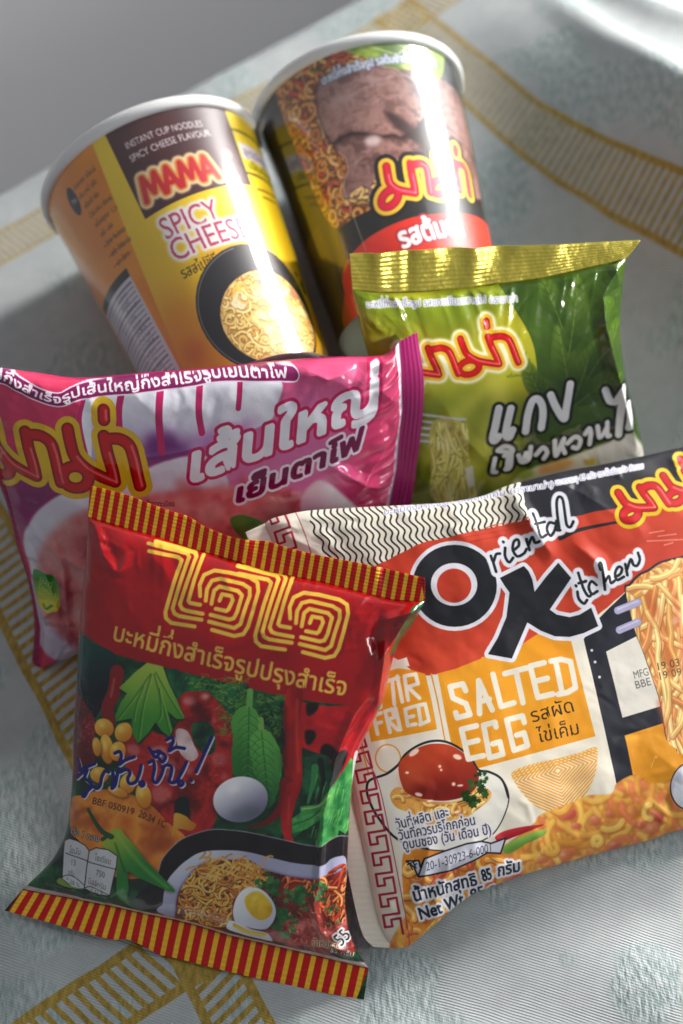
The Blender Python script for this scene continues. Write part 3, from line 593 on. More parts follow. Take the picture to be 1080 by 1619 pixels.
    a.line(C([(170, 545), (182, 560), (205, 532)]), 3, (40, 130, 40))
    P, Q = C([(175, 632), (300, 612)]); a.text('ขนาดบรรจุ 60 กรัม', P, Q, 6, (110, 50, 60))
    # right margin and its seal
    ir = np.array(D['inright']); keep = a.M; a.M = np.eye(3)
    a.poly(np.vstack([ir, [[95, -40], [95, 40]]]), a.grad((72, 0), (86, 0), (156, 30, 98), (190, 58, 128))); a.line(ir-[.6, 0], 1.7, (240, 226, 236), sm=False)
    il = np.array(D['inleft']); a.poly(np.vstack([il-[.5, 0], [[-96, -62], [-96, 62]]]), (146, 18, 70))
    a.M = keep
    return a

# ------------------------------------------------------------------ green packet artwork
def art_green():
    D = PACKS['green']; a = Art(-62, 64, -64, 60, 8, D['H'], (150, 168, 34))
    full = (0, 0, np.ones((a.H, a.W), np.float32)); T7 = lambda p: cs(p, 3.6, 740, 560); T5 = lambda p: cs(p, 3.6, 550, 400)
    a.comp(full, a.tex((100, 110, 14), (164, 160, 34), 22, 51, 3, 1.8))
    for p, w, c in (([(560, 480), (680, 500), (800, 470)], 30, (90, 130, 24)), ([(600, 560), (700, 620), (790, 690)], 34, (196, 198, 60)), ([(700, 610), (790, 585), (836, 590)], 22, (206, 206, 66)), ([(680, 650), (760, 640), (800, 700)], 26, (120, 150, 30))): a.line(p, w, c, op=.6, soft=14)
    # printed leaves on the right; the shadow there is painted into the dark green
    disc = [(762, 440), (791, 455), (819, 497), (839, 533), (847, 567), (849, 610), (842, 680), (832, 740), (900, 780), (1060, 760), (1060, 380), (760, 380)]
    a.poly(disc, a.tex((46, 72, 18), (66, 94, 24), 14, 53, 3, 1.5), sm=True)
    r = random.Random(2)
    for (bx, by, ang, L, wd) in ((905, 640, -1.75, 130, 26), (905, 640, -1.2, 110, 24), (900, 650, -2.4, 90, 20), (910, 640, -.6, 90, 22), (900, 560, -1.4, 120, 24), (860, 640, -2.0, 90, 18), (930, 600, -1.0, 120, 22), (890, 520, -1.9, 90, 20)):
        d = np.array([math.cos(ang), math.sin(ang)]); nn = np.array([-d[1], d[0]]); b = np.array([bx, by], float)
        lf = [b, b+d*L*.3+nn*wd*.8, b+d*L*.6+nn*wd*.8, b+d*L, b+d*L*.6-nn*wd*.8, b+d*L*.3-nn*wd*.8]
        a.poly(lf, a.grad(b, b+d*L, (38, 62, 14), (84, 110, 34)), sm=True, op=.75, soft=1); a.line([b, b+d*L], 2, (100, 124, 44), op=.6)
        for q in np.linspace(.2, .85, 6):
            for sgn in (-1, 1): a.line([b+d*L*q, b+d*L*(q+.14)+nn*sgn*wd*.55], 1.4, (40, 70, 14), op=.6)
    # yellow rays, noodles on a fork
    for p in ([(785, 600), (770, 690), (735, 770)], [(790, 600), (800, 680), (790, 760)], [(780, 600), (720, 660), (680, 720)]): a.line(p, 14, (226, 220, 90), op=.6, w1=40, soft=8)
    for i in range(5): a.line([(655, 655+i*11), (735, 662+i*10)], 4.5, (206, 206, 196)); a.line([(655, 658+i*11), (735, 665+i*10)], 1.6, (110, 120, 60))
    a.poly([(684, 668), (734, 668), (742, 720), (754, 802), (690, 802), (682, 740)], (196, 184, 84), sm=True)
    a.noodles([(684, 668), (734, 668), (740, 720), (752, 800), (690, 800), (684, 740)], 110, 5, 60, ['d9cc6a', 'e4d880', 'c6b64e', 'ded078'], 6, .25, dirn=1.5, dark='8e8430', hl=.5)
    a.poly([(736, 742), (748, 736), (752, 770), (742, 778)], (236, 232, 214))
    a.poly(T7([(250, 740), (300, 690), (380, 640), (470, 620), (560, 590), (700, 540), (830, 500), (905, 430), (960, 480), (1020, 640), (600, 790), (260, 790)]), a.grad((830, 745), (985, 700), (226, 214, 176), (238, 230, 220)), sm=True, soft=2)
    a.ell(T7([(500, 640)])[0], 30, 9, (232, 170, 100), -15, soft=3); a.ell(T7([(700, 620)])[0], 10, 6, (210, 180, 50), 0, soft=2); a.ell(T7([(330, 690)])[0], 14, 7, (160, 180, 60), -20, soft=3)
    # lettering
    P, Q = T5([(115, 336), (980, 292)]); a.text('บะหมี่กึ่งสำเร็จรูป รสแกงเขียวหวานไก่ ตรามาม่า', P, Q, 8, (108, 118, 160), bold=.2, out=[(1.8, (222, 224, 232), .5)])
    LG = [(385, 280), (795, 580), (430, 530)]; logo(a, LG, [(728, 536), (819, 572), (741, 578)], 10.5, [(9.5, (236, 236, 200), 1.5), (5, (220, 170, 40), 1)])
    P, Q = T5([(900, 705), (1075, 690)]); a.text('เครื่องหมายการค้า', P, Q, 4, (60, 80, 20))
    hw = [[(172, 300), (155, 390), (138, 470), (150, 488), (172, 462)], [(240, 300), (218, 400), (212, 455), (232, 466), (252, 425)], [(325, 435), (338, 340), (362, 262), (395, 250), (420, 290), (424, 350), (415, 415)], [(468, 228), (500, 300), (545, 365), (560, 300), (582, 170)]]
    hs = [[(152, 590), (140, 665), (160, 672)], [(205, 575), (228, 560), (222, 640), (215, 655), (240, 640), (245, 560)], [(168, 545), (205, 520), (245, 530), (245, 552), (180, 548)], [(285, 572), (305, 612), (345, 590), (356, 525)], [(305, 610), (330, 560)], [(385, 570), (425, 528), (448, 555), (430, 592)], [(492, 490), (498, 575), (525, 520), (545, 478), (535, 520), (550, 560)], [(565, 505), (610, 470), (640, 490), (625, 535), (598, 530)], [(668, 455), (690, 425), (700, 450), (695, 515)], [(740, 415), (755, 480), (795, 430), (800, 400), (800, 470), (815, 475)]]
    hg = [[(790, 215), (815, 275), (850, 280), (872, 235), (888, 195), (884, 260), (868, 470)], [(925, 300), (932, 380), (925, 430)]]
    a.lines([T7(p) for p in hw+hg], 11.5, (238, 236, 236), out=[(5, (16, 20, 12), .8)]); a.lines([T7(p) for p in hs], 7.5, (236, 234, 234), out=[(5, (16, 20, 12), .8)])
    a.lines([T7(p) for p in hw+hg], 11.5, (238, 236, 236))
    return a

# ------------------------------------------------------------------ cream-and-orange packet artwork
def art_ok():
    D = PACKS['ok']; a = Art(-84, 112, -88, 88, 8, D['H'], (226, 218, 202))
    A = lambda p: cs(p, 3.6, 620, 760); B = lambda p: cs(p, 3.6, 780, 740); C = lambda p: cs(p, 4.5, 580, 1000); E = lambda p: cs(p, 3.375, 760, 1000); F = lambda p: cs(p, 3.6, 560, 1120); G = lambda p: cs(p, 3.6, 400, 740)
    cream = (226, 218, 202); orange = (224, 148, 28); navy = (34, 36, 46)
    full = (0, 0, np.ones((a.H, a.W), np.float32)); a.comp(full, a.tex((220, 211, 194), (232, 225, 210), 30, 61, 3, 1.2))
    r = random.Random(4)
    # wavy ink lines
    reg = a.pm_poly([(484, 770), (560, 760), (835, 740), (840, 800), (838, 822), (798, 832), (731, 848), (662, 866), (620, 884), (594, 900), (560, 900), (500, 880)])
    keep = a.img.copy()
    for i in range(40):
        x0 = 478+i*10.6; ln = .5-.010*i; pts = []
        for q in np.linspace(-14, 118, 40): pts.append((x0+ln*q+3.6*math.sin(q/27*6.283+.3*i*.2), 794-.10*(x0-478)+q))
        a.line(pts, 2.7, (26, 30, 26), sm=False)
    M = np.zeros((a.H, a.W, 1), np.float32); M[reg[0]:reg[0]+reg[2].shape[0], reg[1]:reg[1]+reg[2].shape[1], 0] = reg[2]; a.img = keep*(1-M)+a.img*M
    # black top band and the brushed vermilion disc
    a.poly([(826, 700), (1150, 640), (1150, 830), (1040, 800), (1000, 802), (913, 816), (880, 825), (836, 822), (830, 790)], a.tex((28, 28, 34), (44, 44, 52), 20, 63, 3))
    disc = [(560, 915), (594, 894), (640, 872), (662, 860), (700, 852), (731, 844), (765, 838), (798, 830), (834, 823), (880, 822), (913, 816), (960, 806), (1040, 800), (1150, 790), (1150, 866), (1080, 882), (1044, 891), (1008, 912), (988, 934), (955, 962), (936, 980), (905, 1012), (850, 1020), (758, 1042), (718, 1058), (691, 1065), (670, 1068), (650, 1060), (620, 1040), (585, 1030), (565, 990)]
    z = smooth(disc, True, 5); z = z+np.c_[[r.gauss(0, .5) for _ in z], [r.gauss(0, .7) for _ in z]]
    a.poly(z, a.tex((186, 54, 32), (208, 74, 48), 16, 65, 4, 1.6))
    for p, w in (([(760, 838), (834, 826), (900, 818)], 2), ([(740, 858), (800, 846)], 1.6), ([(735, 850), (810, 836), (834, 830)], 1.2)): a.line(p, w, (170, 44, 26), op=.8)
    for i in range(26):
        x = r.uniform(740, 835); a.line([(x, 846-.25*(x-740)+r.uniform(-6, 6)), (x+r.uniform(6, 20), 842-.25*(x-740)+r.uniform(-6, 6))], r.uniform(.6, 1.8), (196, 66, 40), op=.8)
    a.line([(884, 852), (913, 839), (960, 829), (990, 824)], 7, (36, 32, 36), w1=3); a.line([(890, 846), (930, 836), (975, 826)], 3, (36, 32, 36))
    a.line([(1000, 880), (1080, 850)], 60, (160, 40, 26), op=.25, soft=16)
    for y, x0, x1 in ((843, 1026, 1050), (848, 1040, 1070), (856, 1022, 1090), (862, 1050, 1064)): a.line([(x0, y), (x1, y-4)], 1.8, (226, 150, 130), op=.8)
    # black frame at the right with cream and orange panes
    a.poly([(919, 1012), (934, 985), (944, 978), (960, 962), (988, 936), (1008, 915), (1044, 895), (1090, 884), (1180, 870), (1180, 1250), (998, 1226), (973, 1240)], navy)
    a.poly(E([(655, 105), (822, 22), (1000, -10), (1000, 380), (745, 456)]), (222, 216, 204)); a.poly(E([(758, 550), (980, 480), (1200, 420), (1200, 900), (812, 780)]), a.tex((222, 140, 24), (230, 158, 40), 20, 67))
    for p in ((580, 98), (620, 240), (597, 160)): a.ell(E([p])[0], 2.2, 2.2, (214, 214, 210))
    a.line(E([(905, 720), (926, 660)]), 1, (240, 190, 110)); a.ell(E([(930, 665)])[0], 1.6, 1.6, (240, 190, 110))
    # orange panels
    a.poly([(689, 1060), (718, 1058), (758, 1040), (809, 1028), (852, 1000), (898, 1010), (918, 1090), (938, 1164), (830, 1194), (722, 1223), (704, 1140)], a.tex((220, 140, 22), (230, 156, 36), 20, 69))
    a.poly(disc[23:27]+[(650, 1050), (690, 1040), (760, 1020)], a.tex((186, 54, 32), (208, 74, 48), 16, 65, 4, 1.6))
    a.poly([(580, 1050), (652, 1060), (671, 1066), (681, 1110), (689, 1153), (640, 1163), (588, 1173), (575, 1110)], a.tex((220, 140, 22), (230, 156, 36), 20, 69))
    a.poly(C([(150, 215), (280, 178), (300, 240), (160, 270)]), cream)
    a.line([(680, 1066), (690, 1110), (702, 1172)], 2.2, orange); a.line([(694, 1065), (704, 1110), (716, 1168)], 1.2, orange)
    a.line(F([(30, 170), (70, 300), (90, 380)]), 2, orange); a.ell(F([(195, 285)])[0], 20, 23, orange, -8); a.ell(F([(195, 285)])[0], 18, 21, cream, -8)
    # bowl drawn in lines
    bw = E([(160, 745), (250, 705), (400, 672), (520, 640), (604, 612), (612, 680), (590, 790), (540, 880), (460, 935), (372, 962), (280, 920), (210, 850), (170, 790)])
    reg = a.pm_poly(bw, True); keep = a.img.copy(); c0 = np.array(E([(402, 738)])[0])
    ux, uy = np.array([.97, -.26])*1.1, np.array([.20, .98])*.8
    for k in range(1, 19):
        d = k*6.4; a.line([c0-ux*d, c0-uy*d, c0+ux*d, c0+uy*d, c0-ux*d], 2.5, (228, 158, 50), sm=False)
    for k in range(3): a.line(np.array(E([(150, 752), (400, 676), (612, 606)]))+[0, k*4.2], 1.6, (226, 160, 56))
    M = np.zeros((a.H, a.W, 1), np.float32); M[reg[0]:reg[0]+reg[2].shape[0], reg[1]:reg[1]+reg[2].shape[1], 0] = reg[2]; a.img = keep*(1-M)+a.img*M
    # fried noodles: hanging column and the heap below
    nd = ['e2b26a', 'ecc280', 'd89c52', 'e6ba74', 'd4874a']
    col = B([(742, 705), (770, 672), (822, 618), (880, 590), (950, 545), (1080, 512), (1300, 470), (1300, 980)])+E([(1300, 600), (1080, 650), (1040, 620), (995, 585), (975, 500), (950, 370), (905, 240), (855, 100), (815, 0)])
    a.poly([(x-2, y-3) for x, y in col], navy, sm=True); a.poly(col, (206, 138, 70), sm=True)
    a.noodles(col, 120, 8, 130, nd, 5, .22, dirn=1.36, dark='b8703a')
    for p in ([(1035, 960), (1048, 1010), (1060, 1060)], [(1060, 920), (1074, 1000), (1085, 1100)], [(1040, 1110), (1052, 1160)], [(1020, 930), (1030, 985)]): a.line(p, 9, (206, 84, 44), op=.55, w1=5, soft=3)
    a.noodles(B([(742, 705), (770, 672), (822, 618), (880, 590), (950, 545), (1080, 512), (1080, 600), (900, 680), (830, 740)]), 26, 8, 60, nd, 15, .3, dirn=-.35, dark='c08048')
    for p, q in (((695, 815), (812, 768)), ((705, 925), (812, 880))): a.lines([B([p, q])], 11, (178, 172, 204), out=[(.8, (120, 116, 150))], sm=False); P = B([p, q]); a.line([(P[0][0], P[0][1]-2), (P[1][0], P[1][1]-2)], 2.5, (206, 202, 226))
    heap = F([(880, 760), (960, 700), (1020, 650), (1060, 600)])+E([(480, 905), (560, 868), (690, 858), (722, 800), (822, 756), (900, 800), (1000, 790), (1080, 715), (1400, 640), (1400, 1500), (500, 1500)])+F([(300, 1420), (280, 1220), (420, 1090), (640, 960), (760, 830)])
    a.poly(heap, (206, 124, 56), sm=True)
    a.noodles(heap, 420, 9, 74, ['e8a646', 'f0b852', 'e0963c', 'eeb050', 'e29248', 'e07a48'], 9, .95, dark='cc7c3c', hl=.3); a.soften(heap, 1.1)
    for i in range(34):
        x, y = r.uniform(780, 1100), r.uniform(1245, 1400)
        if y < 1300-(x-800)*.16: continue
        rr = r.uniform(7, 15); t0 = r.uniform(0, 6.28)
        pg = [(x+rr*r.uniform(.7, 1.3)*math.cos(t0+q*1.05), y+rr*.7*r.uniform(.7, 1.3)*math.sin(t0+q*1.05)) for q in range(6)]
        a.poly([(u+1, v+2) for u, v in pg], (160, 70, 36), sm=True, op=.5, soft=2); a.poly(pg, a.grad((x-9, y-9), (x+10, y+10), (236, 150, 108), r.choice([(206, 88, 70), (214, 110, 64), (190, 66, 60)])), sm=True, op=.9, soft=1); a.ell((x-3, y-3), rr*.35, rr*.2, (250, 206, 170), 20, op=.5, soft=1.5)
    a.noodles(heap, 70, 9.5, 36, ['ecae4c', 'f2c060', 'e49c46'], 19, 1.1, dark='cc7c3c', hl=.3); a.soften(heap, .8)
    a.poly(F([(800, 730), (860, 695), (960, 672), (1075, 660), (1010, 690), (900, 735), (830, 760)]), a.grad(F([(860, 690)])[0], F([(880, 750)])[0], (206, 52, 60), (160, 26, 40)), sm=True)
    a.poly(F([(850, 790), (950, 730), (1080, 690), (1080, 720), (980, 770), (880, 830)]), a.grad(F([(900, 740)])[0], F([(920, 800)])[0], (150, 196, 90), (104, 150, 60)), sm=True)
    a.ell((1092, 1243), 32, 38, navy, 0); a.ell((1092, 1243), 30, 36, (214, 214, 224), 0)
    # orange heap under the small print at the bottom left
    a.poly(F([(285, 830), (420, 800), (560, 820), (760, 800), (900, 900), (800, 1000), (500, 1180), (320, 1400), (300, 1200)]), a.tex((206, 118, 34), (232, 158, 60), 8, 71, 4, 2), sm=True)
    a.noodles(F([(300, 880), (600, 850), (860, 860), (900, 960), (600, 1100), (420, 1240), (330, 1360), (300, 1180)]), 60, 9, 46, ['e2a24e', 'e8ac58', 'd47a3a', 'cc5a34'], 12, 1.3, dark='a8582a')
    # egg on a plate
    plate = [(250, 322), (190, 372), (100, 408), (80, 450), (92, 520), (142, 620), (250, 745), (420, 800), (600, 800), (740, 742), (800, 695), (845, 610), (870, 505), (832, 405), (762, 362), (700, 350), (660, 288), (600, 232), (520, 192), (440, 186), (360, 212), (290, 262)]
    a.lines([F(plate+[plate[0], plate[1]])], 3.6, (30, 32, 40)); a.poly(F(plate), (228, 224, 214), sm=True)
    a.lines([F(plate[12:]+plate[:8])], 3.4, (30, 32, 40))
    a.poly(F([(208, 492), (250, 448), (330, 480), (440, 530), (600, 520), (700, 446), (768, 470), (762, 520), (690, 580), (620, 640), (560, 730), (380, 640), (330, 600), (240, 562)]), a.tex((206, 124, 48), (232, 178, 92), 5, 73, 4, 2), sm=True)
    a.noodles(F([(208, 492), (260, 452), (330, 500), (440, 545), (600, 530), (700, 460), (768, 480), (690, 580), (560, 620), (330, 590)]), 34, 6, 32, ['dcb060', 'e4bc70', 'c88a3c', 'd8924a'], 17, 1.2, dark='a0622a')
    a.poly(F([(252, 330), (300, 262), (380, 216), (460, 200), (550, 214), (632, 270), (692, 352), (696, 430), (640, 492), (540, 522), (440, 522), (340, 500), (280, 456)]), a.grad(F([(420, 210)])[0], F([(490, 520)])[0], (186, 66, 34), (126, 28, 18)), sm=True)
    a.ell(F([(330, 400)])[0], 20, 26, (204, 96, 60), 20, op=.45, soft=8); a.ell(F([(440, 470)])[0], 36, 12, (96, 18, 14), 5, op=.5, soft=7)
    for p, rx, ry, ro in (((338, 252), 9, 4, -35), ((580, 276), 7, 4, 20), ((366, 490), 6, 3, 15), ((300, 366), 3, 2, 0), ((482, 330), 2.4, 2.4, 0), ((490, 350), 2, 2, 0), ((560, 430), 3, 3, 0), ((596, 438), 5, 1.6, -5), ((430, 526), 5, 1.6, -10), ((580, 588), 5, 2, -15)): a.ell(F([p])[0], rx, ry, (250, 222, 206), ro, op=.9, soft=.6)
    for c, q, n, s in (((700, 430), 60, 12, 1), ((680, 490), 64, 16, 2), ((710, 390), 40, 6, 3), ((640, 510), 40, 5, 4)): a.sprig(F([c])[0], q/3.6, n, (12, 44, 14), (44, 92, 30), s)
    a.line(F([(585, 535), (640, 515), (690, 480)]), 1.6, (30, 70, 22))
    # maroon key border and its rule
    kp0 = smooth([(426, 806), (440, 850), (474, 960), (512, 1070), (545, 1150), (566, 1222), (588, 1330), (604, 1420), (619, 1500)], False, 20)
    L = np.r_[0, np.cumsum(np.hypot(*np.diff(kp0, axis=0).T))]; at = lambda s: np.array([np.interp(s, L, kp0[:, 0]), np.interp(s, L, kp0[:, 1])])
    pts = []; u = 33.6; n = int(L[-1]/u)
    for i in range(n):
        for f, g in ((0, 0), (.58, 0), (.58, .44), (.26, .44), (.24, 1), (1, 1)):
            s = (i+f)*u; p = at(s); t = at(s+2)-at(s-2); t /= np.hypot(*t); pts.append(p+np.array([-t[1], t[0]])*(-1)*25*g)
    a.line(pts, 3.6, (164, 34, 62), sm=False)
    a.line(np.array([(470, 806), (486, 850), (520, 960), (556, 1070), (576, 1184), (600, 1240), (622, 1340), (640, 1430), (653, 1500)]), 1.4, (176, 60, 84))
    # big O and K, with their script tails
    W = (224, 222, 230); bk = (28, 29, 34)
    a.ell((717, 927), 72.5, 71.5, W); a.ell((717, 927), 66, 65, a.tex((24, 25, 30), (38, 39, 45), 14, 75)); a.ell((716, 925), 36.5, 34, W); a.ell((716, 927), 27, 27, a.tex((186, 54, 32), (206, 72, 46), 16, 65))
    K = [(788, 915), (826, 896), (833, 904), (839, 918), (842.5, 937), (861, 913), (880, 891), (900, 915), (866, 965), (877, 973), (897, 977), (913, 973), (931, 962), (942, 991), (919, 1002), (897, 1008), (874, 1007), (852, 998), (831, 985), (806, 1042), (769, 1035), (784, 1010), (798, 977), (803, 938), (795, 927)]
    Q4 = lambda p: cs(p, 4.0, 760, 770)
    sc = [Q4(p) for p in ([(58, 440), (74, 488), (90, 540)], [(74, 478), (92, 430), (116, 424)], [(150, 388), (148, 440), (172, 480), (198, 452)], [(138, 348), (141, 352)], [(205, 402), (236, 372), (232, 336), (206, 348), (198, 400), (224, 442), (266, 424), (284, 396)], [(284, 332), (302, 402)], [(296, 372), (318, 322), (336, 356), (362, 350)], [(328, 168), (350, 240), (372, 320), (410, 306)], [(338, 238), (402, 222)], [(466, 232), (430, 228), (414, 272), (436, 312), (466, 270), (476, 216), (476, 272), (498, 276)], [(492, 262), (482, 160), (482, 90), (498, 60), (520, 78), (530, 160), (540, 240), (562, 256), (582, 220)])]
    sc2 = [Q4(p) for p in ([(598, 668), (606, 712), (638, 742), (658, 720)], [(588, 628), (591, 632)], [(604, 548), (638, 650), (668, 696), (692, 680)], [(606, 614), (654, 600)], [(718, 624), (688, 602), (670, 640), (690, 682), (724, 664)], [(742, 530), (732, 500), (746, 488), (758, 560), (772, 654)], [(768, 606), (796, 570), (808, 612), (834, 598)], [(838, 574), (872, 554), (882, 520), (860, 510), (838, 550), (850, 592), (894, 572)], [(904, 492), (916, 562)], [(914, 526), (940, 462), (956, 496), (980, 500), (998, 462), (988, 420)])]
    pk = a.pm_poly(K); k = a.sc((840, 950)); a.comp(a.grow(pk, 6.6*k), W)
    o = a.merge([a.pm_line(p, 4.0) for p in sc+sc2]); a.comp(a.softm(a.grow(o, 6.8*k), .5*k), W)
    a.comp(pk, a.tex((24, 25, 30), (38, 39, 45), 14, 75)); a.comp(a.grow(o, .5*k), (20, 26, 26))
    LG = [(385, 280), (430, 530), (590, 310)]; logo(a, [(x-447, y) for x, y in LG], B([(715, 140), (778, 258), (842, 108)]), 14, [(6.5, (218, 176, 30)), (5.6, (226, 186, 36))])
    # block lettering
    def block(strokes, w, conv): a.comp(a.merge([a.pm_line(conv(p), w, False) for p in strokes]), cream)
    block([[(692, 415), (672, 368), (582, 388), (602, 468), (694, 508), (722, 585), (632, 608), (622, 572)], [(790, 578), (784, 345), (878, 552)], [(796, 492), (858, 476)], [(884, 300), (940, 528), (1032, 502)], [(663, 690), (712, 900), (818, 876)], [(663, 690), (768, 664)], [(690, 790), (778, 768)], [(905, 672), (898, 640), (818, 660), (862, 890), (955, 866), (934, 778), (884, 792)]], 9, C)
    block([[(118, 222), (232, 192)], [(178, 212), (214, 376)], [(252, 182), (292, 348), (372, 330)], [(252, 182), (326, 164)], [(272, 264), (342, 247)], [(362, 156), (416, 146), (466, 158), (492, 296), (448, 322), (400, 332)], [(386, 152), (420, 322)], [(222, 480), (212, 446), (128, 468), (168, 628), (240, 604), (222, 536), (182, 548)]], 9, E)
    block([[(80, 430), (70, 380), (20, 395), (40, 450), (95, 480), (100, 530), (55, 540)], [(128, 352), (222, 322)], [(178, 340), (194, 512)], [(214, 312), (248, 494)], [(290, 482), (264, 312), (342, 298), (358, 366), (288, 388), (368, 468)], [(80, 722), (50, 592), (102, 572)], [(64, 650), (104, 638)], [(166, 710), (130, 562), (178, 546), (196, 602), (148, 622), (220, 694)], [(202, 538), (238, 692)], [(268, 548), (288, 664), (342, 652)], [(268, 548), (326, 528)], [(278, 606), (326, 596)], [(342, 524), (408, 510), (434, 628), (372, 656)], [(358, 520), (380, 652)]], 6.2, C)
    for i in range(60): p = (r.uniform(695, 930), r.uniform(1050, 1200)); a.ell(p, .6, .6, (240, 210, 150), op=.7)
    P, Q = E([(262, 482), (494, 420)]); a.text('รสผัด', P, Q, 17, (40, 30, 18), bold=.3); P, Q = E([(300, 588), (524, 540)]); a.text('ไข่เค็ม', P, Q, 17, (40, 30, 18), bold=.3)
    gl = [(3.2, (226, 222, 228), .8)]
    for t, p, q in (('วันที่ผลิต และ', (246, 690), (540, 612)), ('วันที่ควรบริโภคก่อน', (262, 752), (692, 660)), ('ดูบนซอง (วัน เดือน ปี)', (284, 806), (782, 712))): P, Q = F([p, q]); a.text(t, P, Q, 12.5, (36, 40, 58), bold=.5, out=gl)
    rb = [(370, 960), (345, 905), (302, 872), (372, 868), (380, 905), (402, 856), (520, 812), (640, 770), (720, 756), (780, 768), (862, 738), (836, 826), (760, 822), (680, 868), (560, 920), (440, 950)]
    a.poly(F(rb), (204, 204, 216)); a.line(F(rb+[rb[0]]), 2.6, (30, 32, 44), sm=False); a.line(F([(370, 958), (402, 856)]), 2.4, (30, 32, 44))
    P, Q = F([(412, 928), (790, 812)]); a.text('20-1-30923-6-0001', P, Q, 14, (40, 40, 52), em=.686, bold=.2, up=(-.1, -1)); P, Q = F([(326, 930), (374, 905)]); a.text('TF', P, Q, 12, (30, 32, 44), em=.686, bold=.6)
    gl = [(4.2, (228, 226, 230), .6)]
    for t, p, q in (('น้ำหนักสุทธิ', (346, 1104), (716, 1008)), ('85', (742, 990), (796, 974)), ('กรัม', (826, 962), (962, 930))): P, Q = F([p, q]); a.text(t, P, Q, 16 if t != '85' else 19, (30, 36, 54), bold=.9, out=gl, em=.558 if t != '85' else .686)
    P, Q = F([(386, 1212), (830, 1062)]); a.text('Net Wt. 85 g', P, Q, 20, (30, 36, 54), bold=1.0, out=gl, em=.686)
    P, Q = F([(950, 1010), (1080, 960)]); a.text('ตรามาม่า', P, Q, 7, (60, 50, 50), out=[(1.5, (220, 214, 210))])
    a.text('บะหมี่กึ่งสำเร็จรูป รสผัดไข่เค็ม (ตรามาม่า)', (608, 812), (878, 768), 8, (120, 122, 160), out=[(1.8, (230, 228, 232), .4)], up=(.1, -1)); a.text('ขนาดบรรจุ 85 กรัม ตราโอเรียนทัล คิตเชน', (880, 766), (1022, 738), 8, (120, 122, 150), out=[(1.8, (226, 224, 230), .4)], up=(.1, -1))
    for t, p, q in (('MFG', (806, 250), (890, 228)), ('BBE', (815, 303), (902, 280)), ('19 03', (928, 206), (1062, 178)), ('19 09', (938, 256), (1072, 228))): P, Q = E([p, q]); a.text(t, P, Q, 12, (96, 96, 92) if t[0] in 'MB' else (80, 60, 40), em=.686)
    return a

